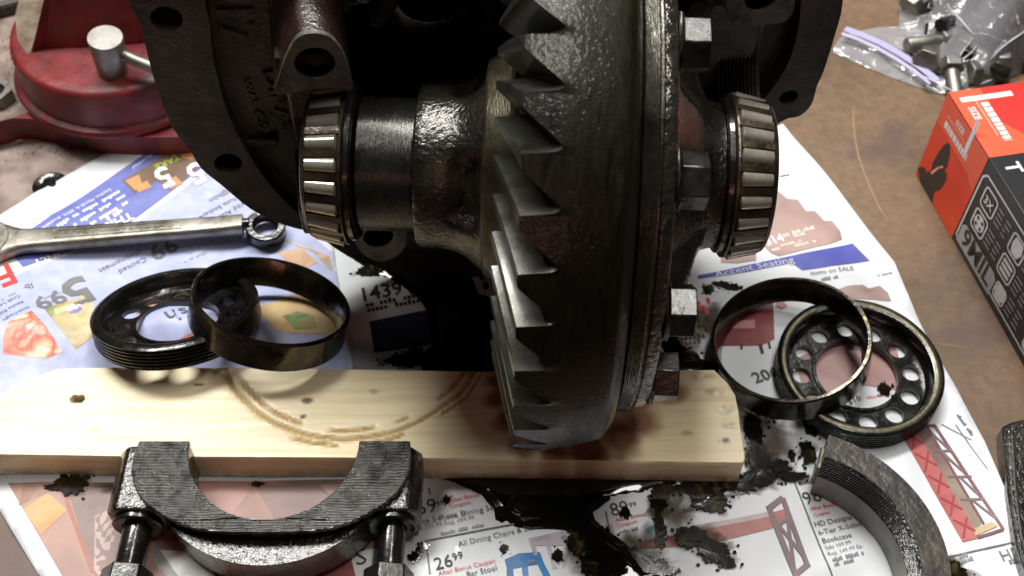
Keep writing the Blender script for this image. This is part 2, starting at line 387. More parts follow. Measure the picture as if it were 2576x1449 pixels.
fs += [[b, b + 1] + [i for i in range(nx, -1, -1)], [b + 2, b + 3] + [top + i for i in range(n1)],
       [b + 1, b + 2] + [j * n1 + nx for j in range(ny, -1, -1)], [b + 3, b] + [j * n1 for j in range(ny + 1)], [b + 3, b + 2, b + 1, b]]
mb.add(vs, fs); mb.att = {'pale': pa, 'spots': sp}
bench = mb.build('workbench_top', M_bench, smooth=30, recalc=False); bench['kind'] = 'structure'
FR[bench] = Matrix.Identity(4)
M_scr = plain('bare_scratch', srgb(140, 112, 80), .5)
def strip(pts, wid, mat, name, parent, z=.012):
    P = [at(*p) for p in pts]; v = []
    for i, p in enumerate(P):
        t = (P[min(i + 1, len(P) - 1)] - P[max(i - 1, 0)]).normalized(); q = Vector((-t.y, t.x, 0))
        k = wid * (.45 if i in (0, len(P) - 1) else 1)
        v += [p + q * k + Vector((0, 0, z)), p - q * k + Vector((0, 0, z))]
    m = MB(); m.add(v, [[2 * i, 2 * i + 1, 2 * i + 3, 2 * i + 2] for i in range(len(P) - 1)])
    return m.build(name, mat, parent, recalc=False)
strip([(2146, 268), (2147, 310), (2151, 350), (2160, 395), (2172, 430), (2190, 475), (2213, 525), (2233, 554)], .06, M_scr, 'scratch', bench)
for k, pts in enumerate([[(2268, 838), (2250, 862), (2232, 885)], [(2298, 852), (2268, 880), (2244, 905)], [(2330, 862), (2390, 868), (2440, 880)], [(2300, 320), (2320, 305), (2334, 297)],
                         [(2288, 250), (2300, 290)], [(2100, 330), (2130, 372)], [(2330, 620), (2352, 615)], [(2480, 1180), (2500, 1230)]]):
    strip(pts, .03, M_scr, 'scratch', bench)
bolt_hole = thing('carriage_bolt', 'dark round bolt head sunk in the stained bench beside the vise', 'bolt', at(127, 468))
mb = MB(); mb.lathe([(0, 0), (.02, .85), (.14, .95), (.2, .86), (.16, .62), (.1, .5), (.22, .42), (.26, 0)], 32, frame((0, 0, 0), (0, 0, 1), (1, 0, 0), (0, 1, 0)))
mb.build('bolt_head', M_black, bolt_hole)

# ------------------------------------------------------------------ newspapers
BUMP = at(430, 905)
def zA(x, y):
    g = math.exp(-((x - BUMP.x) / 5.5) ** 2 - ((y - BUMP.y - 1.2) / 1.7) ** 2) * sm(30.35, 31.6, y)
    e = math.exp(-((x + 25.5) / 3.) ** 2) * 1.1 * math.exp(-((y - 33) / 5.) ** 2)
    return .10 + 1.6 * g + e + .10 * (nz(x, y, 1, .16) + .5) + .12 * max(0, 1 - abs(nz(x, y, 5, .12)) * 4) ** 2 + .06 * (1 + nz(x, y, 4, .35))
EDGE_B = [at(*p) for p in [(1968, 318), (2110, 495), (2246, 668), (2300, 802), (2400, 980), (2472, 1120), (2545, 1310), (2600, 1460)]]
def zB(x, y):
    p = Vector((x, y, 0)); dd = 9
    if x > 7:
        for a, c in zip(EDGE_B[:-1], EDGE_B[1:]):
            t = max(0, min(1, (p - a).dot(c - a) / (c - a).length_squared)); dd = min(dd, (a + (c - a) * t - p).length)
    return zB0(x, y) + .42 * math.exp(-dd / .55) * (.6 + .5 * nz(x, y, 2, .2))
def zB0(x, y):
    r = max(0, 1 - abs(nz(x, y, 3, .11)) * 4); return .03 + .09 * (nz(x, y, 7, .17) + .6) + .10 * r * r + .03 * nz(x, y, 11, .5)
_tx = {}
def glyphs(s, bold):
    k = (s, bold)
    if k not in _tx:
        c = bpy.data.curves.new('t', 'FONT'); c.body = s; c.resolution_u = 2; c.offset = .022 if bold else 0
        o = bpy.data.objects.new('t', c); COL.objects.link(o)
        dg = bpy.context.evaluated_depsgraph_get(); me = bpy.data.meshes.new_from_object(o.evaluated_get(dg))
        v = [tuple(q.co) for q in me.vertices]; f = [list(p.vertices) for p in me.polygons]
        bpy.data.objects.remove(o); bpy.data.curves.remove(c); bpy.data.meshes.remove(me)
        _tx[k] = (v, f)
    return _tx[k]
class Sheet:
    def __init__(s, root, zf): s.root = root; s.zf = zf; s.n = 0
    def z(s, p, lift): return Vector((p[0], p[1], s.zf(p[0], p[1]) + lift * 1.2 + .010))
    def poly(s, pts, mat, name='printed_picture', step=.36, lift=.012):
        lift += .006
        P = [at(*p, .05) for p in pts]
        v, f = fill(P, step); m = MB(); m.add([s.z(p, lift) for p in v], f)
        return m.build(name, mat, s.root, world=True, recalc=False)
    def text(s, body, a, b, mat, name='printed_text', bold=False, lift=.034, hs=1.0):
        A, B = at(*a, .05), at(*b, .05); v, f = glyphs(body, bold)
        x0 = min(p[0] for p in v); x1 = max(p[0] for p in v); t = B - A; k = t.length / (x1 - x0); t.normalize(); u = Vector((-t.y, t.x, 0))
        m = MB(); m.add([s.z(A + t * ((p[0] - x0) * k) + u * (p[1] * k * hs), lift) for p in v], f)
        return m.build(name, mat, s.root, world=True, recalc=False, smooth=0)
    def bars(s, a, b, h, mat, name='printed_text', lift=.034, seed=0):
        """a line of print too small to read: word-long dashes"""
        A, B = at(*a, .05), at(*b, .05); t = B - A; Ln = t.length; t.normalize(); u = Vector((-t.y, t.x, 0)); rr = random.Random(seed + int(a[0] * 7 + a[1]))
        m = MB(); q = 0.
        while q < Ln:
            l = min(rr.uniform(1.2, 3.6) * h, Ln - q); k = max(1, int(l / (h * .55)))
            for i in range(k):
                c0 = q + i * h * .55; hh = h * rr.choice((.55, .55, .8)); c1 = c0 + h * .42
                m.add([s.z(A + t * c0, lift), s.z(A + t * c1, lift), s.z(A + t * c1 + u * hh, lift), s.z(A + t * c0 + u * hh, lift)], [[0, 1, 2, 3]])
            q += l + h * .45
        return m.build(name, mat, s.root, world=True, recalc=False, smooth=0)
def make_sheet(name, label, pts, zf, mat, step=.7):
    P = [at(*p, .05) for p in pts]; root = thing(name, label, 'newspaper', Vector((sum(p.x for p in P) / len(P), sum(p.y for p in P) / len(P), 0)), 'newspaper sheets spread on the bench')
    v, f = fill(P, step); m = MB(); m.add([Vector((p.x, p.y, zf(p.x, p.y))) for p in v], f)
    o = m.build('page', mat, root, world=True, recalc=False, smooth=60)
    md = o.modifiers.new('thickness', 'SOLIDIFY'); md.thickness = .008 * S; md.offset = -1
    return Sheet(root, zf)
A = make_sheet('newspaper', 'newspaper page of grocery prices printed upside down, under the wrench',
    [(430, 297), (300, 371), (150, 458), (10, 541), (-60, 590), (-160, 640), (-160, 1030), (100, 1030), (240, 985), (560, 978), (897, 976), (893, 915), (880, 850), (862, 760), (848, 690), (842, 640), (838, 600), (700, 470), (560, 390)], zA, M_paper, .42)
B = make_sheet('newspaper', 'glossy newspaper page of furniture adverts, under the gear and soaked with black oil',
    [(820, 575), (1000, 480), (1500, 420), (1968, 318), (2110, 495), (2246, 668), (2300, 802), (2400, 980), (2472, 1120), (2545, 1310), (2600, 1460), (2680, 1640), (1400, 1640), (200, 1560), (95, 1442), (0, 1284), (-80, 1150), (-80, 1000), (300, 1000), (800, 960)], zB, M_paper2, .45)
IW, IK, IG, IR = ink(236, 236, 238), ink(46, 46, 50), ink(98, 98, 104), ink(214, 70, 66)
BLUE, LAV = ink(98, 106, 172), ink(168, 174, 208)
# --- grocery page (upside down to the viewer)
A.poly([(73, 702), (200, 642), (335, 572), (500, 455), (540, 425), (640, 520), (790, 600), (836, 640), (850, 720), (880, 910), (880, 970), (200, 980), (60, 1020), (-60, 1020), (-60, 790), (0, 745)], LAV, 'printed_tint', .36, .0)
A.poly([(470, 325), (451, 337), (262, 465), (76, 590), (36, 652), (68, 691), (197, 634), (333, 563), (508, 432), (520, 415)], BLUE, 'printed_band')
A.poly([(310, 461), (390, 413), (455, 358), (502, 402), (510, 425), (430, 487), (398, 462), (343, 497)], ink(112, 90, 72), lift=.018)
for c in [[(318, 461), (352, 446), (360, 470), (345, 488)], [(420, 392), (455, 368), (470, 380), (440, 402)], [(452, 385), (492, 392), (488, 412), (462, 408)], [(415, 470), (445, 452), (462, 470), (432, 482)], [(345, 478), (372, 462), (385, 480), (352, 494)]]:
    A.poly(c, ink(205, 140, 92), lift=.024)
A.text('TAKE', (452, 398), (388, 424), ink(166, 182, 62), 'printed_text', True, .044)
A.text('5', (418, 425), (384, 440), IW, 'printed_price', True, .046, 1.25); A.text('5', (500, 418), (466, 432), IW, 'printed_price', True, .046, 1.25)
A.text('com/FreeFridayDownload', (448, 349), (334, 428), IW, lift=.034)
A.text('Sunday, March 6, 2016. Available', (279, 480), (108, 582), IW, lift=.034)
for a, b_ in [((301, 486), (140, 580)), ((315, 498), (188, 575)), ((322, 516), (225, 574)), ((308, 536), (262, 560))]: A.bars(a, b_, .34, IW, lift=.034)
A.text('THIS', (332, 541), (262, 573), IW, 'printed_text', True, .034); A.text('ONLY', (168, 640), (90, 674), IW, 'printed_text', True, .034)
A.text('Wild Alaskan', (622, 508), (525, 566), IG); A.text('Whole Sockeye', (606, 494), (502, 552), IG); A.text('Salmon', (578, 479), (526, 510), IG)
A.text('99', (436, 602), (372, 632), ink(96, 96, 98), 'printed_price', True, hs=1.0)
A.text('Cooked', (366, 652), (300, 687), IG); A.text('Shrimpmeat', (352, 634), (250, 686), IG)
A.bars((336, 636), (292, 658), .25, ink(170, 170, 176))
A.text('F', (32, 682), (-4, 698), ink(222, 62, 58), 'printed_text', True, hs=1.3)
A.text('5', (210, 703), (152, 735), ink(110, 110, 110), 'printed_price', True, hs=.95); A.text('99', (158, 745), (94, 785), ink(112, 112, 112), 'printed_price', True)
A.text('lb', (92, 736), (74, 744), IG)
for i, (t, a, b_) in enumerate([('Wild-Caught', (90, 805), (32, 850)), ('Alaska King', (75, 788), (14, 836)), ('Crab Legs', (64, 772), (8, 812))]): A.text(t, a, b_, IG)
A.bars((54, 763), (20, 786), .25, ink(168, 168, 172))
P_crab = mat_photo('printed_seafood', [(214, 214, 190), (222, 150, 120), (205, 74, 58), (228, 200, 176), (150, 120, 90)], 60)
A.poly([(29, 925), (32, 890), (48, 855), (100, 819), (134, 855), (172, 912), (130, 926)], P_crab)
A.poly([(127, 807), (229, 748), (262, 836), (277, 865), (205, 907)], mat_photo('printed_package', [(120, 128, 84), (176, 160, 120), (206, 186, 150), (134, 150, 92)], 45), lift=.014)
A.poly([(150, 808), (226, 762), (230, 776), (158, 826)], ink(182, 196, 150), lift=.02); A.bars((222, 771), (160, 811), .5, IW, lift=.04)
A.poly([(185, 806), (210, 790), (220, 800), (207, 815), (190, 818)], ink(140, 128, 178), lift=.026)
A.poly([(645, 800), (735, 748), (812, 735), (845, 790), (850, 850), (700, 862)], mat_photo('printed_wooden_tray', [(178, 146, 100), (206, 178, 132), (190, 160, 116)], 25), lift=.014)
A.poly([(716, 815), (750, 795), (792, 805), (800, 838), (748, 850)], mat_photo('printed_salad', [(92, 116, 70), (140, 156, 96), (178, 160, 110)], 70), lift=.02)
A.poly([(470, 893), (520, 872), (640, 905), (640, 917), (480, 917)], mat_photo('printed_meat', [(196, 120, 116), (220, 170, 160), (176, 92, 88)], 40), lift=.014)
A.text('Fresh', (560, 768), (432, 838), ink(88, 90, 96), 'printed_text')
A.poly([(345, 800), (400, 770), (470, 755), (480, 780), (420, 815), (360, 835)], mat_photo('printed_prawns', [(210, 190, 170), (168, 70, 50), (226, 216, 204), (90, 50, 44)], 60), lift=.014)
A.text('Cod', (345, 886), (284, 912), ink(88, 90, 96), 'printed_text')
A.poly([(690, 600), (760, 622), (830, 650), (838, 690), (790, 640)], mat_photo('printed_kitchen', [(210, 196, 170), (176, 130, 100), (150, 156, 110)], 40), lift=.014)
# --- furniture page
B.text('1439', (916, 762), (1016, 743), ink(40, 34, 34), 'printed_price', True, hs=1.05); B.bars((922, 777), (1058, 750), .4, IK); B.bars((925, 790), (1060, 763), .4, IK)
B.poly([(930, 812), (1078, 780), (1090, 866), (942, 890)], ink(34, 38, 74)); B.poly([(1212, 758), (1262, 742), (1262, 785), (1216, 790)], ink(34, 38, 74))
B.text('All Dining', (951, 928), (1058, 902), IK)
B.text('69', (1052, 1299), (1101, 1288), IK, 'printed_price'); B.text('99', (1100, 1277), (1118, 1272), IK, 'printed_price')
B.text('After Bonus', (1131, 1268), (1206, 1249), IR); B.text('Coupon', (1132, 1281), (1184, 1270), IR)
B.text('Loreta 5-Piece Dining Set', (1024, 1330), (1250, 1283), IG); B.text('Sale 299.99 Reg. 499.99', (1040, 1341), (1193, 1308), ink(150, 150, 152))
def rule(sh, a, b_, wd=.035, mat=IG):
    P, Q = at(*a), at(*b_); t = (Q - P).normalized(); u = Vector((-t.y, t.x, 0)) * wd; n = 12; m = MB(); v = []
    for i in range(n + 1):
        c = P + (Q - P) * (i / n); v += [sh.z(c + u, .032), sh.z(c - u, .032)]
    m.add(v, [[2 * i, 2 * i + 1, 2 * i + 3, 2 * i + 2] for i in range(n)]); m.build('printed_rule', mat, sh.root, world=True, recalc=False, smooth=0)
rule(B, (1076, 1364), (1296, 1322)); rule(B, (1072, 1362), (1082, 1449)); rule(B, (1079, 1232), (1083, 1249))
B.text('All Dining Chairs & Stools', (1154, 1379), (1368, 1329), ink(92, 94, 98))
B.text('26', (1097, 1438), (1141, 1427), IK, 'printed_price'); B.text('99', (1141, 1414), (1166, 1407), IK, 'printed_price')
B.text('After Bonus Coupon', (1104, 1452), (1246, 1418), IR); B.text('Bar Stool', (1176, 1455), (1251, 1437), IK)
P_blue = mat_photo('printed_blue_stool', [(30, 96, 150), (48, 120, 180), (70, 140, 196)], 20)
B.poly([(1269, 1411), (1305, 1396), (1358, 1392), (1368, 1420), (1276, 1436)], P_blue)
for q in [[(1274, 1434), (1290, 1431), (1296, 1490), (1276, 1495)], [(1312, 1427), (1326, 1424), (1334, 1485), (1318, 1488)], [(1350, 1420), (1367, 1417), (1400, 1480), (1382, 1485)]]: B.poly(q, P_blue)
P_gst = mat_photo('printed_grey_stool', [(150, 140, 150), (190, 182, 190), (208, 202, 208)], 20)
B.poly([(1329, 1358), (1413, 1338), (1434, 1366), (1420, 1374), (1335, 1376)], P_gst)
for q in [[(1334, 1374), (1346, 1374), (1352, 1400), (1342, 1400)], [(1372, 1372), (1384, 1371), (1402, 1432), (1390, 1434)], [(1416, 1370), (1432, 1366), (1462, 1428), (1446, 1432)]]: B.poly(q, P_gst)
B.text('89', (1540, 1302), (1584, 1292), IK, 'printed_price'); B.text('99', (1584, 1281), (1602, 1277), IK, 'printed_price')
B.text('After Bonus', (1549, 1316), (1624, 1299), IR); B.text('Coupon', (1554, 1329), (1603, 1318), IR)
rule(B, (1523, 1290), (1533, 1340))
B.poly([(1622, 1333), (1650, 1318), (1654, 1328), (1630, 1345)], ink(110, 178, 196))
P_bed = mat_photo('printed_pink_bench', [(136, 76, 70), (166, 100, 90), (186, 136, 124)], 22)
B.poly([(1608, 1363), (1750, 1336), (1880, 1310), (1977, 1280), (1981, 1314), (1937, 1332), (1802, 1365), (1690, 1377), (1611, 1382)], P_bed)
B.poly([(1752, 1322), (1860, 1304), (1935, 1288), (1940, 1300), (1870, 1315), (1752, 1336)], ink(196, 180, 180), lift=.018)
P_leg = mat_photo('printed_dark_frame', [(74, 62, 66), (112, 92, 96), (130, 104, 108)], 25)
def bar(sh, a, b_, wd, mat):
    P, Q = at(*a), at(*b_); t = (Q - P).normalized(); u = Vector((-t.y, t.x, 0)) * wd; m = MB(); v = []; n = 6
    for i in range(n + 1):
        c = P + (Q - P) * (i / n); v += [sh.z(c + u, .04), sh.z(c - u, .04)]
    m.add(v, [[2 * i, 2 * i + 1, 2 * i + 3, 2 * i + 2] for i in range(n)]); m.build('printed_picture', mat, sh.root, world=True, recalc=False, smooth=0)
for a, b_, wd in [((1935, 1285), (2003, 1455), .13), ((1968, 1256), (2030, 1424), .11), ((1930, 1284), (1968, 1255), .13), ((2000, 1448), (2034, 1420), .12), ((1948, 1312), (2022, 1402), .08), ((1978, 1290), (1998, 1440), .08), ((1952, 1330), (1990, 1300), .07)]: bar(B, a, b_, wd, P_leg)
rule(B, (1995, 1208), (2094, 1455), .03)
B.text('98', (2028, 1271), (2070, 1259), IK, 'printed_price'); B.text('99', (2069, 1250), (2085, 1245), IK, 'printed_price')
B.text('After Bonus', (2039, 1286), (2106, 1272), IR); B.text('Coupon', (2049, 1301), (2088, 1292), IR)
B.text('HD Designs', (2052, 1326), (2144, 1306), ink(82, 84, 88)); B.text('6-Tier X-Sided', (2061, 1346), (2168, 1323), ink(82, 84, 88)); B.text('Bookcase', (2072, 1367), (2144, 1351), ink(82, 84, 88))
B.text('Sale 109.99', (2078, 1383), (2142, 1368), ink(140, 140, 144)); B.text('Reg. 149.99 Ea.', (2085, 1399), (2171, 1378), ink(140, 140, 144))
B.text('on SALE', (2012, 1223), (2066, 1209), IK); B.text('Buy', (2001, 1204), (2026, 1196), IK)
B.poly([(2294, 1078), (2334, 1080), (2466, 1322), (2440, 1352), (2420, 1340)], mat_photo('printed_bookcase_inside', [(96, 76, 70), (128, 100, 92), (150, 140, 120)], 40))
B.poly([(2257, 1084), (2296, 1076), (2461, 1358), (2420, 1367)], mat_photo('printed_red_bookcase', [(146, 52, 56), (172, 80, 80), (186, 110, 106)], 30), lift=.018)
for a, b_, wd in [((2348, 1076), (2518, 1340), .07), ((2330, 1080), (2470, 1324), .06), ((2296, 1078), (2350, 1076), .07), ((2455, 1358), (2518, 1340), .07), ((2405, 1180), (2366, 1142), .05), ((2334, 1088), (2398, 1150), .05), ((2372, 1150), (2434, 1206), .05), ((2440, 1205), (2380, 1205), .05), ((2410, 1205), (2468, 1262), .05), ((2472, 1262), (2412, 1262), .05), ((2440, 1262), (2500, 1312), .05), ((2392, 1140), (2345, 1140), .05)]: bar(B, a, b_, wd, mat_photo('printed_maroon_rail', [(98, 52, 58), (120, 70, 74)], 30) if wd > .055 else P_leg)
for k in range(5):
    bar(B, (2266 + 32 * k, 1092 + 55 * k), (2322 + 32 * k, 1122 + 55 * k), .05, ink(150, 48, 54)); bar(B, (2300 + 32 * k, 1086 + 55 * k), (2292 + 32 * k, 1138 + 55 * k), .05, ink(150, 48, 54))
B.poly([(2446, 1336), (2490, 1318), (2506, 1330), (2450, 1352)], ink(190, 166, 124), lift=.03)
rule(B, (2384, 1404), (2547, 1371)); rule(B, (2440, 1115), (2365, 1073), .02); rule(B, (2478, 1190), (2400, 1075), .02)
B.text('HD', (2522, 1416), (2572, 1404), ink(110, 112, 116)); B.bars((2538, 1424), (2572, 1418), .25, IG)
B.bars((2402, 1050), (2440, 1105), .2, IG)
P_sofa = mat_photo('printed_brown_sofa', [(138, 112, 106), (164, 136, 128), (176, 150, 140)], 25)
B.poly([(1940, 470), (1980, 503), (2006, 505), (2027, 534), (2049, 533), (2073, 558), (2092, 558), (2113, 584), (2118, 605), (2092, 615), (1958, 648), (1939, 639), (1900, 600)], P_sofa)
B.poly([(1813, 663), (1813, 645), (1901, 622), (1901, 658), (1858, 665)], P_sofa)
B.text('314', (1930, 621), (1974, 608), IW, 'printed_price', True); B.text('99', (1972, 603), (1988, 598), IW, 'printed_price')
for a, b_ in [((1994, 593), (2052, 579)), ((1998, 601), (2036, 592)), ((1965, 625), (2020, 611)), ((1942, 636), (1964, 631)), ((2000, 626), (2048, 614))]: B.bars(a, b_, .3, ink(222, 206, 190))
rule(B, (1960, 448), (1985, 444), .03, IK)
B.poly([(1755, 705), (1755, 696), (1950, 656), (2144, 615), (2187, 659), (2018, 683), (1990, 664), (1880, 688)], ink(68, 74, 160))
B.text('Accent Seating', (1800, 702), (1998, 664), ink(206, 204, 224), 'printed_text', lift=.044, hs=.8)
B.text('items on SALE', (2040, 695), (2148, 682), ink(120, 120, 124))
B.poly([(2096, 748), (2108, 730), (2130, 722), (2168, 720), (2185, 729), (2212, 722), (2232, 740), (2240, 762)], P_sofa)
P_chair = mat_photo('printed_red_armchair', [(96, 40, 42), (128, 58, 58), (150, 88, 84)], 30)
B.poly([(1812, 872), (1816, 806), (1831, 784), (1882, 748), (1944, 738), (1948, 854), (1915, 870)], P_chair)
B.poly([(1818, 812), (1898, 806), (1900, 828), (1818, 828)], ink(176, 122, 118), lift=.02)
for q in [[(1862, 868), (1868, 868), (1868, 880), (1862, 880)], [(1908, 868), (1916, 866), (1922, 890), (1914, 892)], [(1930, 862), (1936, 860), (1940, 878), (1934, 878)]]: B.poly(q, ink(70, 40, 40), lift=.02)
B.poly([(1955, 745), (1980, 770), (1966, 780), (1950, 770)], ink(206, 150, 140), lift=.02)
for k in range(3): B.bars((1718, 778 + 12 * k), (1782, 768 + 12 * k), .45, IR)
for k in range(5): B.bars((1712, 822 + 13 * k), (1780, 812 + 13 * k), .4, ink(110, 84, 80))
B.poly([(1998, 905), (2080, 868), (2250, 870), (2290, 990), (2180, 972), (2110, 982), (2025, 1000)], mat_photo('printed_mauve_room', [(126, 92, 92), (158, 122, 118), (176, 144, 138)], 25))
B.text('206', (1900, 968), (1962, 950), ink(80, 84, 80), 'printed_price', True); B.text('$10', (2136, 1020), (2166, 1011), IK, 'printed_price'); B.text('After Bonus', (2180, 1008), (2240, 995), IR)
P_room = mat_photo('printed_wood_floor_photo', [(112, 90, 82), (146, 114, 102), (170, 130, 116), (140, 124, 116)], 16)
B.poly([(22, 1218), (1000, 1208), (1012, 1300), (1005, 1452), (880, 1560), (230, 1560), (158, 1452)], P_room, step=.5, lift=.002)
for q, c_ in (([(170, 1230), (420, 1222), (300, 1452), (240, 1452)], (128, 104, 98)), ([(470, 1222), (640, 1222), (560, 1340), (440, 1350)], (166, 126, 116)), ([(640, 1222), (790, 1222), (880, 1300), (700, 1320)], (136, 106, 98)), ([(800, 1222), (960, 1222), (1000, 1300), (890, 1290)], (158, 126, 114)), ([(240, 1300), (330, 1260), (250, 1452), (236, 1440)], (176, 150, 142)), ([(60, 1226), (150, 1226), (120, 1244), (50, 1275)], (150, 116, 100))):
    B.poly(q, mat_photo('printed_plank', [tuple(int(v * .85) for v in c_), c_, tuple(min(255, int(v * 1.12)) for v in c_)], 30), lift=.012)
B.poly([(62, 1286), (123, 1244), (171, 1286), (105, 1348)], mat_photo('printed_orange_wood', [(176, 120, 66), (206, 160, 96)], 35), lift=.014)
B.poly([(150, 1225), (162, 1225), (240, 1440), (228, 1440)], ink(168, 110, 92), lift=.014)
B.poly([(384, 1360), (402, 1384), (505, 1400), (520, 1470), (440, 1470), (388, 1420)], ink(150, 150, 148), lift=.014)
B.poly([(402, 1384), (505, 1392), (560, 1480), (470, 1480)], ink(222, 222, 220), lift=.02)
B.poly([(420, 1352), (900, 1352), (900, 1480), (560, 1480), (500, 1390)], mat_photo('printed_maroon_rug', [(96, 40, 40), (122, 58, 54), (140, 78, 70)], 30), lift=.014)
B.poly([(880, 1392), (1000, 1372), (1010, 1470), (900, 1470)], ink(214, 214, 210), lift=.02); B.text('S', (898, 1425), (925, 1418), IK, 'printed_price', hs=.9)

for a, b_, h in [((1104, 1310), (1180, 1292), .22), ((1262, 1300), (1300, 1292), .22), ((2095, 1414), (2172, 1396), .22), ((2100, 1426), (2150, 1414), .22), ((1640, 1300), (1700, 1288), .25), ((1720, 1292), (1800, 1274), .25), ((1800, 1262), (1900, 1238), .3), ((2360, 1420), (2440, 1402), .25), ((2364, 1432), (2450, 1412), .25), ((1560, 1345), (1610, 1334), .2), ((1110, 1350), (1220, 1326), .2), ((2240, 690), (2210, 694), .2), ((2030, 715), (2110, 702), .25), ((2080, 1120), (2120, 1170), .25), ((2060, 1130), (2090, 1172), .25), ((1330, 1420), (1352, 1415), .2)]: B.bars(a, b_, h, ink(132, 134, 138))
for a, b_, h in [((600, 470), (548, 505), .25), ((590, 466), (556, 489), .22), ((160, 752), (120, 776), .2), ((640, 560), (560, 605), .25), ((655, 572), (590, 608), .25), ((540, 610), (470, 645), .25), ((520, 640), (460, 668), .22)]: A.bars(a, b_, h, ink(150, 150, 158))
A.poly([(700, 640), (760, 630), (800, 665), (750, 690)], mat_photo('printed_bread', [(206, 176, 140), (184, 140, 104), (222, 204, 180)], 40), lift=.014)

# ------------------------------------------------------------------ oil puddles and sludge
def wob(pts, amp=.12, step=.35, seed=0):
    P = [at(*p) for p in pts]; out = []
    for i in range(len(P)):
        a, b_ = P[i], P[(i + 1) % len(P)]; k = max(1, int((b_ - a).length / step)); t = (b_ - a).normalized() if (b_ - a).length else XA; u = Vector((-t.y, t.x, 0))
        for j in range(k):
            p = a + (b_ - a) * (j / k); out.append(p + u * amp * (nz(p.x, p.y, seed, 1.1) + .6 * nz(p.x, p.y, seed + 5, 3.)))
    return out
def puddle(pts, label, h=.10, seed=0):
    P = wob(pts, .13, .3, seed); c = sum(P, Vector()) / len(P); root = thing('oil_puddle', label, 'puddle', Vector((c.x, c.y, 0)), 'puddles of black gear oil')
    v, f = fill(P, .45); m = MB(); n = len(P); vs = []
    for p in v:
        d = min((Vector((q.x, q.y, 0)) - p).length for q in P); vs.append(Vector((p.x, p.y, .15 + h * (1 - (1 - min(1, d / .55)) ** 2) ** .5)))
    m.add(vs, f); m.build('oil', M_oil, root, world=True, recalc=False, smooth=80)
puddle([(1075, 1199), (1120, 1210), (1165, 1226), (1212, 1248), (1238, 1285), (1246, 1310), (1262, 1318), (1275, 1312), (1296, 1330), (1370, 1333), (1420, 1338), (1446, 1352), (1462, 1392), (1486, 1430), (1500, 1480), (1660, 1480), (1640, 1436), (1606, 1404), (1570, 1372), (1535, 1340), (1498, 1312), (1490, 1290), (1560, 1256), (1640, 1238), (1720, 1222), (1840, 1212), (1858, 1190), (1700, 1150), (1200, 1150)], 'glossy black oil puddle spreading from the front edge of the board across the newspaper', .12, 1)
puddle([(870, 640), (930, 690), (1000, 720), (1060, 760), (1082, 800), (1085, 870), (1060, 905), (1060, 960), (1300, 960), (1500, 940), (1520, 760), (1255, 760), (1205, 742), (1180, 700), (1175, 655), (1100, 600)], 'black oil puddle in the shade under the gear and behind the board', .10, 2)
puddle([(1690, 1204), (1715, 1224), (1742, 1238), (1748, 1270), (1776, 1288), (1808, 1282), (1824, 1262), (1818, 1242), (1850, 1230), (1884, 1222), (1880, 1200), (1850, 1190)], 'black oil spill below the right end of the board above the bench picture', .08, 5)
puddle([(1660, 960), (1800, 945), (1790, 915), (1740, 902), (1716, 872), (1695, 842), (1660, 830)], 'small black oil puddle behind the board beside the armchair picture', .09, 3)
def blob_outline(c, sx, sy, k, n=110):
    P = []
    for q in range(n):
        a = 2 * math.pi * q / n; u, v = math.cos(a), math.sin(a)
        r = 1 + .42 * noise.noise((u * 1.1 + k * 3.1, v * 1.1, k)) + .34 * noise.noise((u * 2.6, v * 2.6 + k, 2)) + .22 * noise.noise((u * 6 + k, v * 6, 3)) + .10 * noise.noise((u * 14, v * 14, k))
        P.append(Vector((c.x + u * sx * max(.15, r), c.y + v * sy * max(.15, r), 0)))
    return P
def sludge(blobs):
    m = MB(); rr = random.Random(4)
    for i, (px, py, rx, ry) in enumerate(blobs):
        c = at(px, py); P = blob_outline(c, rx / 56., ry / 48., i); n = len(P); z0 = .17 + .0011 * (i % 24); h = min(.06, .05 * rx / 40)
        vs = [p + Vector((0, 0, z0 - .10)) for p in P] + [c + (p - c) * .965 + Vector((0, 0, z0 + h)) for p in P] + [c + (p - c) * .8 + Vector((0, 0, z0 + h)) for p in P] + [c + (p - c) * .4 + Vector((0, 0, z0 + h)) for p in P] + [Vector((c.x, c.y, z0 + h))]
        fs = [[r * n + k, r * n + (k + 1) % n, (r + 1) * n + (k + 1) % n, (r + 1) * n + k] for r in range(3) for k in range(n)] + [[3 * n + k, 3 * n + (k + 1) % n, 4 * n] for k in range(n)]
        m.add(vs, fs)
        for k in range(5):     # splatter round the patch
            a = rr.uniform(0, 6.28); d = rr.uniform(1.05, 1.7); q = Vector((c.x + math.cos(a) * rx / 56. * d, c.y + math.sin(a) * ry / 48. * d, 0)); s_ = rr.uniform(.03, .11) * min(1, rx / 25)
            O = blob_outline(q, s_, s_ * .8, k + i, 12); m.add([p + Vector((0, 0, .10)) for p in O] + [q + (p - q) * .8 + Vector((0, 0, .2)) for p in O] , [[j, (j + 1) % 12, 12 + (j + 1) % 12, 12 + j] for j in range(12)] + [[12 + j for j in range(12)]])
    o = m.build('oil_sludge', M_grime, recalc=False, smooth=25); o['kind'] = 'stuff'; tag(o, 'ragged black and olive oil sludge splashed over the newspaper', 'oil sludge')
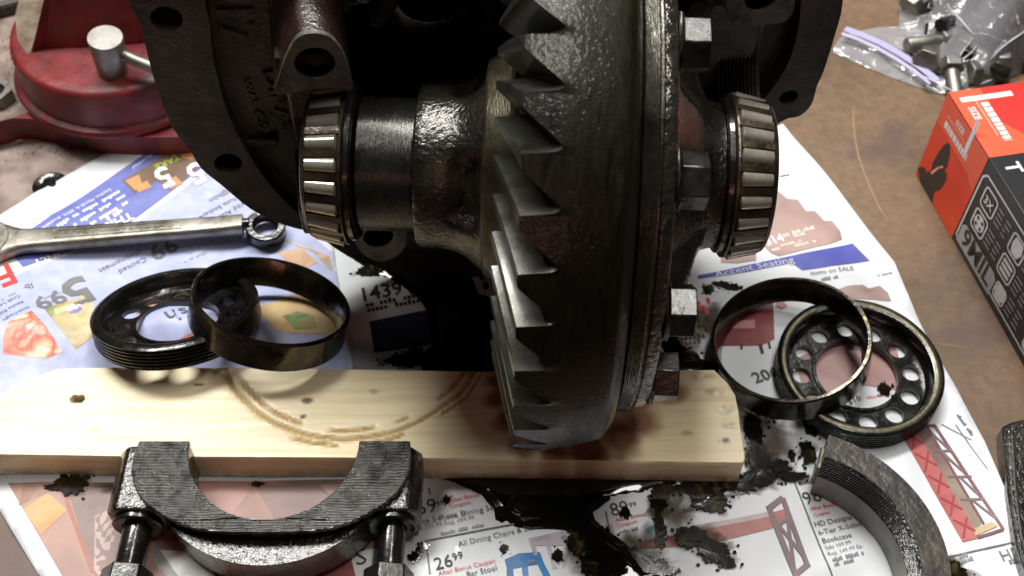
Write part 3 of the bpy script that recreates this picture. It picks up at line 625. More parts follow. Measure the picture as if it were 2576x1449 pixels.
def soak(blobs):
    m = MB(); mask = []
    for i, (px, py, rx, ry) in enumerate(blobs):
        c = at(px, py); n = 40; rings = 5; P = blob_outline(c, rx / 56. * 1.7, ry / 48. * 1.7, i + 50, n); z0 = .150 + .0009 * (i % 20); vs = [Vector((c.x, c.y, z0))]; mk = [.55]
        for q in range(1, rings + 1):
            for p in P: vs.append(c + (p - c) * (q / rings) + Vector((0, 0, z0))); mk.append(.55 * (1 - (q / rings) ** 1.3))
        fs = [[0, 1 + k, 1 + (k + 1) % n] for k in range(n)] + [[1 + q * n + k, 1 + (q + 1) * n + k, 1 + (q + 1) * n + (k + 1) % n, 1 + q * n + (k + 1) % n] for q in range(rings - 1) for k in range(n)]
        m.add(vs, fs); mask += mk
    m.att = {'mask': mask}
    o = m.build('oil_soak', M_soak, recalc=False, smooth=80); o['kind'] = 'stuff'; tag(o, 'brown translucent oil soaked into the newspaper round the sludge', 'oil stain')
SLUDGE = [(1655, 1262, 24, 30), (1668, 1235, 30, 18), (1780, 1250, 44, 34), (1800, 1275, 26, 20), (1740, 1232, 40, 14), (1860, 1225, 40, 18), (1662, 1345, 13, 40), (1655, 1310, 12, 22), (1735, 1352, 40, 24), (1790, 1390, 42, 24), (1825, 1418, 24, 14),
          (1570, 1410, 58, 34), (1640, 1432, 56, 20), (1520, 1380, 30, 40), (1455, 1362, 24, 38), (1482, 1420, 24, 34), (1440, 1326, 20, 12), (1402, 1402, 12, 14), (1572, 1294, 13, 14),
          (1893, 1090, 26, 52), (1912, 1160, 30, 34), (1990, 1203, 36, 13), (1905, 1206, 40, 20), (1960, 1178, 26, 15), (1950, 1046, 40, 13), (1905, 1020, 18, 26), (1990, 1150, 10, 14), (2040, 1080, 18, 22),
          (1268, 1386, 12, 11), (1124, 1260, 9, 11), (1150, 1390, 8, 11), (1062, 1380, 14, 12), (1040, 1405, 16, 9), (1212, 700, 9, 12), (1222, 724, 9, 12), (1780, 735, 18, 15), (1808, 720, 24, 9), (1838, 728, 26, 11), (1700, 900, 60, 30), (1010, 912, 40, 16), (1045, 900, 26, 22), (930, 690, 44, 14),
          (2222, 985, 18, 18), (2250, 1010, 12, 14), (180, 1222, 44, 26), (140, 1232, 34, 8), (650, 1222, 16, 5), (2030, 1140, 22, 30), (2290, 1130, 22, 40), (2380, 1440, 50, 30)]
sludge(SLUDGE)
soak([q for q in SLUDGE if q[2] >= 20] + [(1940, 1110, 50, 60), (1930, 1180, 46, 34), (1700, 1290, 40, 44), (1620, 1400, 44, 40), (1440, 1380, 30, 40), (1800, 790, 26, 34), (1750, 800, 40, 50), (300, 1230, 60, 12)])



# ------------------------------------------------------------------ pine board
ZB = 1.95
def board():
    top = [(-60, 1030), (0, 993), (70, 955), (145, 929), (300, 924), (700, 927), (1180, 935), (1500, 934), (1796, 931), (1828, 962), (1849, 995), (1856, 1030), (1862, 1080), (1873, 1152), (1868, 1163), (1500, 1158), (1069, 1152), (300, 1147), (0, 1142), (-60, 1141)]
    P = [at(*p, ZB) for p in top]; P[0].x = P[-1].x = -30
    root = thing('pine_board', 'pale pine board with cut grooves and knots, lying under the ring gear', 'board', Vector((-8, 27.8, 0)))
    g = [at(570, 940, ZB), at(860, 1103, ZB), at(1190, 940, ZB)]
    (ax, ay, _), (bx, by, _), (cx, cy, _) = g
    d = 2 * (ax * (by - cy) + bx * (cy - ay) + cx * (ay - by))
    ux = ((ax * ax + ay * ay) * (by - cy) + (bx * bx + by * by) * (cy - ay) + (cx * cx + cy * cy) * (ay - by)) / d
    uy = ((ax * ax + ay * ay) * (cx - bx) + (bx * bx + by * by) * (ax - cx) + (cx * cx + cy * cy) * (bx - ax)) / d
    rg = math.hypot(ax - ux, ay - uy)
    st = [(at(px, py, ZB), r) for px, py, r in [(1245, 1000, .7), (1275, 1060, .8), (1320, 1120, .9), (1400, 1140, 1.), (1480, 1130, 1.2), (1560, 1100, 1.2), (1620, 1060, 1.0), (1600, 1000, 1.2), (1690, 985, .9), (1250, 960, .7)]]  # patches of oil stain and painted gear shade
    dr = [(at(px, py, ZB), r) for px, py, r in [(1770, 945, .5), (1800, 985, .5), (1826, 1030, .45), (1840, 1070, .4), (1730, 1090, .25), (1820, 1110, .3), (1500, 1150, .35), (1560, 1152, .4), (1440, 1140, .3), (1620, 1010, .3), (940, 985, .25), (1220, 938, .5), (1180, 938, .4), (180, 1060, .3), (240, 1078, .3)]]
    kn = [(at(px, py, ZB), rx, ry) for px, py, rx, ry in [(773, 1008, .36, .2), (762, 1048, .2, .14), (1826, 1108, .2, .16), (430, 1054, .1, .06), (500, 968, .28, .1)]]
    hole = at(195, 1003, ZB)
    def feats(x, y):
        q = math.hypot(x - ux, y - uy) + .10 * nz(x, y, 1, .5) + .03 * nz(x, y, 2, 1.6); gr = 0
        for rr, wd in ((rg, .15), (rg - .45, .13), (rg + .34, .10)):
            part = sm(-.15, .1, nz(x * .6, y * .6, rr) + (.25 if rr == rg else .05))
            gr = max(gr, (1 - sm(wd * .3, wd, abs(q - rr))) * (part if rr != rg else 1))
        gr = gr if y < uy + 20 and abs(x - ux) < rg + 1 and y < 33 else 0
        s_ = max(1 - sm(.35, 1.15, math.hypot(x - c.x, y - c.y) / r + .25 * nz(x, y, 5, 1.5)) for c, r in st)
        d_ = .55 * max(1 - sm(.2, 1.3, math.hypot((x - c.x) * .8, (y - c.y) * 1.5) / r + .35 * nz(x, y, 6, 2.)) for c, r in dr)
        k_ = max(1 - sm(.55, 1., math.hypot((x - c.x) / a, (y - c.y) / b)) for c, a, b in kn)
        h_ = math.hypot((x - hole.x) / .36, (y - hole.y) / .24); hh = 1 - sm(.6, 1., h_); k_ = max(k_, hh, .35 * (1 - sm(1, 1.7, h_)))
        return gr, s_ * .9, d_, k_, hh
    v, f = fill([(p.x, p.y) for p in P], .125)
    poly = P; vs = []; at4 = {k: [] for k in ('groove', 'stain', 'dirt', 'knot')}
    for p in v:
        gr, s_, d_, k_, hh = feats(p.x, p.y)
        vs.append(Vector((p.x, p.y, ZB - .15 * gr - .4 * hh + .012 * nz(p.x * .1, p.y * 3, 9))))
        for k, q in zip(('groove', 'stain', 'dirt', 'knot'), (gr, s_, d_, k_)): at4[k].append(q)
    m = MB(); m.add(vs, f)
    # sides
    cz = Vector((-8, 27.8, 0)); ed = []
    n = len(P)
    for i in range(n):
        a, b_ = P[i], P[(i + 1) % n]; k = max(1, int((b_ - a).length / .17)); ed += [a + (b_ - a) * (j / k) for j in range(k)]
    ne = len(ed); base = len(m.v); sv = []
    for z in (ZB - .004, ZB - .06, ZB - .5, ZB - 1., .16, .12):
        off = .03 if z < ZB - .01 and z > .14 else 0
        for i, p in enumerate(ed):
            t = (ed[(i + 1) % ne] - ed[i - 1]).normalized(); o = Vector((t.y, -t.x, 0))
            if (p + o - Vector((-8, 27.8, ZB))).length < (p - o - Vector((-8, 27.8, ZB))).length: o = -o
            q = p + o * off * (1 + nz(p.x, p.y, z)); sv.append(Vector((q.x, q.y, z)))
            gr, s_, d_, k_, hh = feats(q.x, q.y)
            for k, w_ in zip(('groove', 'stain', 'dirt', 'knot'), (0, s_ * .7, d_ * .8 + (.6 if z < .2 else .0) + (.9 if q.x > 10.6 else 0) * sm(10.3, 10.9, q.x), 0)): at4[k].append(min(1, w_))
    fs = [[r * ne + i, r * ne + (i + 1) % ne, (r + 1) * ne + (i + 1) % ne, (r + 1) * ne + i] for r in range(5) for i in range(ne)]
    m.add(sv, fs); m.att = at4
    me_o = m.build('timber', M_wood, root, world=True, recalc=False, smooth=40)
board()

# ------------------------------------------------------------------ differential carrier (case, ring gear, bearings: one thing)
CA = Vector((0, 32.42, 13.42)); AX = Vector((1, -.037, -.010)).normalized()
CF = frame_x(CA, AX)
car = thing('differential_carrier', 'oily differential carrier with its big toothed ring gear and a roller bearing at each end', 'differential', CF)
mb = MB()
def ribs(x, r, a):
    if -3.3 < x < -.9: 
        k = .5 + .5 * math.cos(4 * (a - R(150))); return r - (.75 * sm(.35, .75, k) * sm(-2.6, -1.6, x) * (1 - sm(-1.25, -1.0, x)))
    return r
mb.lathe([(-3.72, 2.72), (-3.70, 3.18), (-3.62, 3.26), (-3.2, 3.30), (-2.9, 3.32), (-2.6, 3.36), (-2.3, 3.42), (-2.0, 3.52), (-1.75, 3.66), (-1.5, 3.84), (-1.3, 4.0), (-1.05, 4.2)], 128, rmod=ribs, caps=False)
mb.build('case', M_case, car, smooth=40)
mb = MB(); pr = [(-6.02, 2.3), (-6.0, 2.66), (-5.95, 2.70)]; x = -5.9
while x < -3.8: pr += [(x, 2.70), (x + .03, 2.688)]; x += .06
pr += [(-3.78, 2.70), (-3.72, 2.66)]
mb.lathe(pr, 96, caps=False); mb.build('journal', M_turned, car, smooth=60)
mb = MB(); mb.lathe([(-1.08, 4.0), (-1.02, 4.32), (-.9, 4.42), (-.5, 4.62), (-.05, 4.95), (0, 5.3), (.0, 6.6), (.3, 7.4)], 128, caps=False); mb.build('collar', M_collar, car, smooth=40)
# ring gear: blank and 37 curved teeth in one machined piece
NT, RH, RT = 37, 11.2, 7.7
def tipx(r): return .47 - (RH - r) * math.tan(R(15.5))
def dep(r): return .82 + .40 * (r - RT) / (RH - RT)
gear = MB(); NS = 9
def stat(q): return RT + (RH - RT) * q / (NS - 1)
def spiral(r):   # toe runs towards the top
    t = (RH - r) / (RH - RT); return -R(8.8) * t - R(1.8) * t * t
prof_a = [(-.19, 1.01), (-.12, .88), (-.075, .64), (-.045, .36), (-.02, .12), (0., .03), (.04, 0.), (.42, 0.), (.49, .045), (.72, .24), (1.0, .50), (1.28, .77), (1.46, .94), (1.56, 1.02), (1.66, 1.04)]
NP = len(prof_a); vs = []
for i in range(NT):
    th = 2 * math.pi * i / NT + R(141.3)
    for q in range(NS):
        r = stat(q); tt = (RH - r) / (RH - RT); sc_ = r / RH * (1.0)
        for k, (u, d) in enumerate(prof_a):
            a = th + spiral(r) + u / 1.902 * (2 * math.pi / NT)
            rr = r - (.10 if (q == NS - 1 and d < .03) else 0)
            vs.append((tipx(r) + dep(r) * d, rr * math.cos(a), rr * math.sin(a)))
blk = NS * NP; fs_t = []; fs = []
for i in range(NT):
    for q in range(NS - 1):
        for k in range(NP):
            a0 = i * blk + q * NP + k
            if k < NP - 1: a1 = a0 + 1; b1 = a1 + NP
            else: a1 = ((i + 1) % NT) * blk + q * NP; b1 = a1 + NP
            fs.append([a0, a1, b1, a0 + NP])
gear.add(vs, fs)
teeth = gear.build('gear_teeth', M_tooth, car, smooth=32)
# heel wall: from the tooth outline at the heel down to a straight circle, then the turned outer surface
blank = MB(); vs = []; outer = []
for i in range(NT):
    th = 2 * math.pi * i / NT + R(141.3)
    for (u, d) in prof_a:
        a = th + u / 1.902 * (2 * math.pi / NT); outer.append((tipx(RH) + dep(RH) * d, a))
no = len(outer); ringsx = [None, 1.78, 2.2, 2.8, 3.4, 3.75, 3.86, 4.16, 4.22, 4.24]; ringsr = [RH, 11.16, 11.08, 10.96, 10.8, 10.7, 10.62, 10.2, 10.0, 8.8]
for xx, rr in zip(ringsx, ringsr):
    for (x, a) in outer:
        X = x if xx is None else xx; Q = rr + (.0 if xx is None else .004 * nz(X * 1.2, a * 9, 4) * (1 if X < 3.8 else 0)); vs.append((X, Q * math.cos(a), Q * math.sin(a)))
fs = [[r * no + i, r * no + (i + 1) % no, (r + 1) * no + (i + 1) % no, (r + 1) * no + i] for r in range(len(ringsx) - 1) for i in range(no)]
blank.add(vs, fs)
blank.lathe([(.3, 7.4), (tipx(RT) + dep(RT) + .05, RT + .02)], 96, caps=False)
blank.build('ring_gear_blank', M_gear, car, smooth=38)
mb = MB(); pr = [(4.2, 8.5), (4.3, 9.45), (4.36, 9.54)]; x = 4.38
while x < 4.84: pr += [(x, 9.56), (x + .035, 9.53)]; x += .075
pr += [(4.9, 9.5), (4.92, 9.36), (5.0, 9.36)]
mb.lathe(pr, 160, caps=False); mb.build('flange_rim', M_rim, car, smooth=50)
mb = MB(); mb.lathe([(4.98, 9.3), (5.0, 9.38), (5.06, 9.44), (5.42, 9.38), (5.5, 9.28), (5.52, 8.0), (5.5, 6.6)], 160, caps=False); mb.build('case_flange', M_pebble, car, smooth=50)
mb = MB()
def cribs(x, r, a):
    k = .5 + .5 * math.cos(5 * (a - R(118))); return r + 1.7 * sm(.55, .9, k) * sm(7.6, 6.6, x) * (1 if x > 5.55 else 0)
mb.lathe([(5.5, 6.7), (5.62, 6.2), (5.9, 5.4), (6.2, 4.8), (6.5, 4.3), (6.9, 3.75), (7.3, 3.3), (7.6, 3.05), (7.9, 2.95), (8.15, 2.9)], 120, rmod=cribs, caps=False)
mb.build('case_hub', M_case, car, smooth=40)
NB = 11; bolt0 = None
for i in range(NB):
    th = R(102.5 + 360 / NB * i); M = frame((5.5, 8.35 * math.cos(th), 8.35 * math.sin(th)), (1, 0, 0), (0, math.cos(th), math.sin(th)), (0, -math.sin(th), math.cos(th)))
    if bolt0 is None:
        m = MB(); m.lathe([(0, 1.08), (.16, 1.1), (.2, 1.1)], 32)
        hexp = [(math.cos(R(30 + 60 * k)) * .98, math.sin(R(30 + 60 * k)) * .98) for k in range(6)]
        m.prism([(p[0], p[1]) for p in hexp], .92, frame((1.1, 0, 0), (0, 1, 0), (0, 0, 1), (1, 0, 0)))
        bolt0 = m.build('ring_gear_bolt', M_bolt, car, smooth=30, bevel=.05); A0 = M.copy(); A0.translation = M.translation * S; bolt0.matrix_local = A0
    else: inst(bolt0, 'ring_gear_bolt', car, M)
# tapered roller bearings
NR = 22; r0 = None
def bearing(xb, sgn):
    """large end at xb next to the case, small end outwards"""
    global r0
    X = lambda u: xb + sgn * u
    def flip(pr): return pr if sgn > 0 else pr[::-1]
    m = MB(); m.lathe(flip([(X(-.02), 2.2), (X(0), 3.02), (X(.06), 3.1), (X(.24), 3.12), (X(.30), 3.0), (X(.34), 2.6)]), 96, caps=False)
    m.lathe(flip([(X(1.9), 2.5), (X(1.95), 2.45), (X(1.97), 2.15), (X(1.7), 2.12)]), 64, caps=False)
    m.build('inner_race', M_black, car, smooth=40)
    m = MB(); m.lathe(flip([(X(.26), 2.7), (X(.27), 3.20), (X(.33), 3.29), (X(.40), 3.29), (X(.43), 3.24), (X(.43), 2.7)]), 132, caps=False)
    m.lathe(flip([(X(1.70), 2.5), (X(1.70), 3.02), (X(1.74), 3.06), (X(1.86), 3.0), (X(1.92), 2.9), (X(1.90), 2.6)]), 132, caps=False)
    for i in range(NR):
        a = 2 * math.pi * (i + .8) / NR
        m.lathe([(X(.40), 3.285), (X(1.74), 3.045), (X(1.74), 2.85), (X(.40), 3.05)], 4, None, a - .046, a + .046, loop=True)
    cage = m.build('bearing_cage', M_cage, car, smooth=40)
    m = MB(); m.lathe(flip([(X(.3), 2.62), (X(1.8), 2.4)]), 64, caps=False); m.build('inner_cone', M_black, car)
    sl = math.atan((3.30 - 3.02) / 1.34)
    for i in range(NR):
        a = 2 * math.pi * (i + .3) / NR; rc = 3.20 - .27
        P = Vector((X(1.07), rc * math.cos(a), rc * math.sin(a))); ax = Vector((sgn * math.cos(sl), -math.sin(sl) * math.cos(a), -math.sin(sl) * math.sin(a)))
        M = frame_x(P, ax, (0, math.cos(a), math.sin(a)))
        if r0 is None:
            q = MB(); q.lathe([(-.615, .0), (-.615, .29), (-.585, .33), (.585, .305), (.615, .26), (.615, 0)], 20)
            r0 = q.build('roller', M_roller, cage, smooth=40); A0 = M.copy(); A0.translation = M.translation * S; r0.matrix_local = A0
        else:
            inst(r0, 'roller', cage, M)
bearing(-6.12, -1); bearing(8.2, 1)

# ------------------------------------------------------------------ differential housing (casting behind)
ps = R(9.5); HN = Vector((math.sin(ps), -math.cos(ps), 0)); HX = Vector((math.cos(ps), math.sin(ps), 0)); HZ = Vector((0, 0, 1))
HP = Vector((-7., 36.6, 0)); SP = Vector((-7., 32.6, 0))
hou = thing('differential_housing', 'black cast differential housing with a drilled flange, standing on edge behind the gear', 'gear housing', Vector((-1, 39, 0)))
HF = frame(HP, HX, HZ, HN); SF = frame(SP, HX, HZ, HN)
def uv(px, py, Fm, w=0.):
    P = onplane(px, py, Fm.translation + HN * w, HN); q = Fm.inverted() @ P; return (q.x, q.y)
def ell(px, py, rx, Fm, w=0., n=28):
    c = uv(px, py, Fm, w); r = abs(uv(px + rx, py, Fm, w)[0] - c[0]); return [(c[0] + r * math.cos(2 * math.pi * k / n), c[1] + r * math.sin(2 * math.pi * k / n)) for k in range(n)]
def spline(P, k=5):
    out = []; n = len(P)
    for i in range(n):
        a, b_, c, d = [Vector(P[(i + j - 1) % n]) for j in range(4)]
        for q in range(k):
            t = q / k; out.append(tuple(.5 * (2 * b_ + (c - a) * t + (2 * a - 5 * b_ + 4 * c - d) * t * t + (3 * b_ - a - 3 * c + d) * t ** 3)))
    return out
outp = [uv(*p, HF) for p in [(325, -10), (352, 60), (372, 140), (392, 215), (432, 318), (478, 378), (506, 424), (556, 465), (632, 527), (711, 565), (791, 588), (839, 622), (894, 655), (950, 672), (1010, 690), (1090, 722)]]
outp += [(12., .25), (14., .6)]
outp += [uv(*p, HF) for p in [(1700, 560), (1800, 470), (1880, 390), (1962, 308), (2012, 292), (2042, 262), (2056, 215), (2072, 180), (2100, 90), (2122, -10)]]
mid = (uv(1215, 100, HF)[0]); topv = [(outp[-1][0] - 1.2, 21), (outp[-1][0] - 4, 23.6), (mid + 1, 24.9), (outp[0][0] + 5, 23.8), (outp[0][0] + 1.6, 21.3)]
outp = spline(outp + topv, 3)
inn = [uv(*p, HF) for p in [(524, -40), (528, 60), (536, 140), (552, 215), (580, 300), (624, 385), (680, 465), (742, 530), (800, 565), (1000, 620), (1250, 640), (1500, 600), (1700, 480), (1850, 330), (1960, 200), (2002, 100), (2015, 0), (2010, -90)]]
inn = spline(inn + [(inn[-1][0] - 2.6, 21.4), (mid, 22.6), (inn[0][0] + 2.6, 21.5)], 3)
mb = MB(); holes = [inn, ell(419, 48, 41, HF), ell(574, 412, 36, HF), ell(1984, 245, 22, HF)]
mb.prism(outp, 1.3, HF, holes); mb.build('flange', M_flange, hou, world=True, smooth=50, bevel=.08)
# stud holes, each with an added steel nub that makes a glint
for (px, py, rx) in [(419, 48, 41), (574, 412, 36), (1984, 245, 22)]:
    c = uv(px, py, HF); r = abs(uv(px + rx, py, HF)[0] - c[0]); m = MB(); M = HF @ Matrix.Translation((c[0], c[1], -1.15))
    m.lathe([(.0, r * 1.15), (.0, r * .55), (.35, r * .35), (.4, 0)], 24, frame((0, 0, 0), (0, 0, 1), (1, 0, 0), (0, 1, 0)), caps=False); m.v = [M @ p for p in m.v]
    m.build('stud_hole', M_black, hou, world=True)
    m = MB(); m.lathe([(-.5, r * .5), (.35, r * .46), (.45, r * .3), (.46, 0)], 20, frame((r * .35, 0, 0), (.25, .2, 1), (1, 0, -.25), (0, 1, -.2))); m.v = [M @ p for p in m.v]; m.build('glint_nub', M_steel, hou, world=True)
# recessed inner wall with cast characters, deep bowl, pinion pilot boss
cx = sum(p[0] for p in inn) / len(inn); cy = sum(p[1] for p in inn) / len(inn)
wall_out = [(cx + (p[0] - cx) * 1.02, cy + (p[1] - cy) * 1.02) for p in inn]
bowl = [(cx + .8 + 7.4 * math.cos(2 * math.pi * k / 48), cy + 7.4 * math.sin(2 * math.pi * k / 48)) for k in range(48)]
mb = MB(); mb.prism(wall_out, 1.2, HF @ Matrix.Translation((0, 0, -.95)), [bowl]); mb.build('inner_wall', M_wall, hou, world=True, smooth=45, bevel=.06)
LW = frame((0, 0, 0), (0, 0, 1), (1, 0, 0), (0, 1, 0))
mb = MB(); BF = HF @ Matrix.Translation((cx + .8, cy, 0)) @ LW
mb.lathe([(-1.2, 7.4), (-3.2, 7.2), (-6., 6.2), (-8.5, 4.6), (-9., 3.2), (-14, 3.), (-15, 2.8), (-15, 0)], 72, BF, caps=False); mb.lathe([(-2.1, 8.3), (-4., 8.), (-8., 6.8), (-10., 5.), (-15.2, 4.6), (-15.3, 0)], 72, BF, caps=False)
mb.build('bowl', M_cast, hou, world=True, smooth=40)
pc = uv(1085, -18, HF, -3.0); mb = MB(); PF = HF @ Matrix.Translation((pc[0], pc[1], -3.0)) @ LW
mb.lathe([(-4, 3.2), (-.6, 2.5), (-.1, 2.3), (0, 2.1), (0, 1.55), (-.4, 1.45), (-1., 1.3), (-1.1, 0)], 64, PF, caps=False)
mb.box((-2, 0, 3.2), (3.2, 1.2, 4.5), PF); mb.box((-2, 4., 0), (3.2, 5, 1.0), PF); mb.box((-2, -4., 0), (3.2, 5, 1.0), PF)
mb.build('pinion_pilot_boss', M_black, hou, world=True, smooth=40)
# saddle pedestals
def pedestal(face, hole, depth, body, sb=1.0, holes_r=None):
    P = [uv(*p, SF) for p in face]; P = spline(P, 3) if len(P) > 6 else P
    h = ell(hole[0], hole[1], hole[2], SF)
    m = MB(); m.prism(P, .22, SF, [h]); m.build('saddle_face', M_face, hou, world=True, smooth=40, bevel=.03)
    hc = (sum(p[0] for p in h) / len(h), sum(p[1] for p in h) / len(h)); hr = abs(h[0][0] - hc[0])
    m = MB(); m.lathe([(-3., 0), (-3., hr * .98), (-.12, hr * .985)], 32, SF @ Matrix.Translation((hc[0], hc[1], 0)) @ frame((0, 0, 0), (0, 0, 1), (1, 0, 0), (0, 1, 0)), caps=False); m.build('bolt_hole', M_black, hou, world=True)
    c0 = (sum(p[0] for p in P) / len(P), sum(p[1] for p in P) / len(P))
    Q = [(c0[0] + (p[0] - c0[0]) * .985, c0[1] + (p[1] - c0[1]) * .985) for p in P]
    m = MB(); m.prism(Q, depth, SF @ Matrix.Translation((0, 0, -.2)), [h], scale_back=sb); m.build('pedestal', body, hou, world=True, smooth=50, bevel=.08)
pedestal([(690, 236), (702, 196), (716, 152), (733, 116), (748, 96), (768, 86), (800, 84), (834, 96), (860, 128), (876, 166), (886, 205), (887, 226), (868, 228), (830, 222), (780, 226), (730, 234)], (792, 160, 52), 5.5, M_redcast, 1.04)
pedestal([(890, 600), (905, 578), (930, 566), (975, 562), (1012, 564), (1022, 580), (1024, 606), (1012, 632), (988, 650), (960, 658), (930, 650), (905, 630)], (952, 596, 38), 5.5, M_cast)
SF2 = frame(SP + HN * 0, HX, HZ, HN)
pedestal([(1828, -60), (1900, -75), (1990, -60), (2000, 0), (1990, 40), (1960, 58), (1900, 64), (1850, 62), (1832, 40)], (1915, -6, 40), 5.5, M_cast)
def saddle(px, py, w0, wid, Rr, mat, name, thr=True, a=(-62, 62), yoff=0.):
    c = uv(px, py, SF); m = MB(); M = SF @ Matrix.Translation((c[0], c[1], yoff))
    pr = [(w0, Rr)]; x = w0 + .1
    while x < w0 + wid - .1:
        pr += [(x, Rr), (x + .06, Rr - (.09 if thr else 0)), (x + .12, Rr)]; x += .17
    pr += [(w0 + wid, Rr), (w0 + wid, Rr + .9), (w0, Rr + .9)]
    K = frame((0, 0, 0), (1, 0, 0), (0, 0, -1), (0, 1, 0)); m.lathe(pr, 40, M @ K, R(a[0]), R(a[1]), loop=True); m.build(name, mat, hou, world=True, smooth=30)
saddle(1915, 235, -.6, 1.9, 3.95, M_cast, 'threaded_saddle', True, (-75, 70)); saddle(1815, 235, -.75, 1.1, 3.70, M_redcast, 'plain_saddle', False, (-75, 70))
saddle(815, 395, -1.2, 2.4, 3.75, M_cast, 'plain_saddle', False, (-80, 80))
q = uv(1900, 250, SF); q2 = uv(815, 395, SF)
for c_, d_ in (((q[0], q[1] + 4.6, -3.0), (2.4, 1.6, 3.6)), ((q[0], q[1] - 4.6, -3.0), (2.4, 1.6, 3.6)), ((q[0], q[1], -4.2), (2.6, 8, 1.0)), ((q2[0], q2[1], -4.0), (2.6, 8.4, .8)), ((q2[0] - .3, q2[1] - 4.3, -2.4), (2.4, 1.6, 3.8))):
    mb = MB(); mb.box(c_, d_, SF); mb.build('saddle_web', M_cast, hou, world=True, smooth=30, bevel=.15)
for (a, b_, wd) in (((690, -20), (702, 120), .5), ((600, 352), (700, 340), .35), ((1000, -30), (940, 60), .6), ((1200, -40), (1262, 70), .6), ((1790, 20), (1850, 110), .5)):
    A_, B_ = uv(*a, HF, -1.), uv(*b_, HF, -1.); t = Vector((B_[0] - A_[0], B_[1] - A_[1])); L_ = t.length; t.normalize()
    mb = MB(); mb.box((L_ / 2, 0, -.35), (L_, wd, 1.5), HF @ frame((A_[0], A_[1], -1.), (t.x, t.y, 0), (-t.y, t.x, 0), (0, 0, 1))); mb.build('cast_rib', M_cast, hou, world=True, bevel=.14, seg=3)
# raised casting marks
WF = HF @ Matrix.Translation((0, 0, -.95))
def cast(body, a, b_, hs=1.0):
    v, f = glyphs(body, True); A_, B_ = Vector(uv(*a, WF)), Vector(uv(*b_, WF)); t = B_ - A_; x0 = min(p[0] for p in v); x1 = max(p[0] for p in v); k = t.length / (x1 - x0); t.normalize(); u = Vector((-t.y, t.x))
    pts = [A_ + t * ((p[0] - x0) * k) + u * (p[1] * k * hs) for p in v]; n = len(v); cnt = {}
    for q in f:
        for i in range(len(q)): cnt[(q[i], q[(i + 1) % len(q)])] = 1
    m = MB(); vs = [(p.x, p.y, .12) for p in pts] + [(p.x, p.y, -.05) for p in pts]; fs = list(f) + [[a0, a0 + n, b0 + n, b0] for (a0, b0) in cnt if (b0, a0) not in cnt]
    m.add(vs, fs, WF); m.build('cast_lettering', M_wall, hou, world=True, smooth=0)
cast('F7', (615, 100), (612, 30), 1.2) if False else cast('17', (548, 20), (556, 112), .9)
cast('WAR', (612, 198), (640, 268), .55); cast('DIF', (660, 180), (690, 262), .5); cast('C9', (636, 278), (660, 330), .5); cast('AS', (690, 270), (716, 330), .5)

# ------------------------------------------------------------------ adjuster nuts, bearing races
ZXY = frame((0, 0, 0), (0, 0, 1), (1, 0, 0), (0, 1, 0))       # lathe axis -> local Z
def normal_frame(c, n, spin=0.):
    n = Vector(n).normalized(); x = Vector((1, 0, 0)); x = (x - n * x.dot(n)).normalized(); y = n.cross(x)
    return frame(c, x, y, n) @ Matrix.Rotation(spin, 4, 'Z')
def adjuster(label, M, rimmat):
    RN, H = 3.95, 1.25; root = thing('adjuster_nut', label, 'nut', M, 'threaded bearing adjuster nuts')
    m = MB(); pr = [(H - .10, 3.40), (H - .02, 3.44), (H, 3.50), (H, 3.78), (H - .04, 3.86)]; z = H - .10
    while z > .12: pr += [(z, 3.95), (z - .05, 3.95), (z - .09, 3.82), (z - .13, 3.82)]; z -= .18
    pr += [(.04, 3.86), (0, 3.78), (0, 3.3), (.12, 3.24), (.36, 3.24), (.5, 3.36)]
    m.lathe(pr, 96, ZXY, loop=True); m.build('threaded_rim', M_black, root, smooth=35)
    m = MB(); m.lathe([(H + .004, 3.50), (H + .03, 3.55), (H + .03, 3.74), (H + .004, 3.79)], 96, ZXY, caps=False); m.build('rim_land', rimmat, root, smooth=40)
    m = MB(); n = 96; outer = [(3.3 * math.cos(2 * math.pi * k / n), 3.3 * math.sin(2 * math.pi * k / n)) for k in range(n)]
    inner = [(1.95 * math.cos(2 * math.pi * k / n), 1.95 * math.sin(2 * math.pi * k / n)) for k in range(n)]
    hs = [[(2.66 * math.cos(2 * math.pi * j / 12 + .2) + .44 * math.cos(2 * math.pi * k / 20), 2.66 * math.sin(2 * math.pi * j / 12 + .2) + .44 * math.sin(2 * math.pi * k / 20)) for k in range(20)] for j in range(12)]
    m.prism(outer, .26, frame((0, 0, .36), (1, 0, 0), (0, 1, 0), (0, 0, 1)), [inner] + hs)
    m.lathe([(.36, 1.95), (.46, 1.96), (.46, 2.12), (.36, 2.16)], 72, ZXY, caps=False); m.build('drilled_web', M_black, root, smooth=30, bevel=.03)
    return root
def race(label, M):
    root = thing('bearing_race', label, 'bearing race', M, 'loose outer bearing races')
    m = MB(); m.lathe([(0, 3.70), (.05, 3.76), (1.42, 3.76), (1.5, 3.70), (1.5, 3.56), (1.44, 3.52), (.06, 3.30), (0, 3.36)], 128, ZXY, loop=True); m.build('ring', M_race, root, smooth=35)
    return root
def place(px, py, rx, rad, n, H):
    """centre of the underside of a ring whose upper rim is seen at (px,py) with half-width rx"""
    d = ray(px, py) * (F * rad / rx); return CAM + d - Vector(n).normalized() * H
nL = Vector((-.04, .385, .92)); cL = place(440, 768, 207, 3.95, nL, 1.25)
nutL = adjuster('black threaded adjuster nut with drilled holes, tipped up by the wrench', normal_frame(cL, nL), M_black)
nC = Vector((.27, .35, .895)); cC = place(686, 752, 199, 3.76, nC, 1.5)
race('thin dark bearing race leaning on the adjuster nut, left of the gear', normal_frame(cC, nC))
nR = Vector((0, -.02, 1)); cR = at(2166, 916, 1.36) - nR.normalized() * 1.25
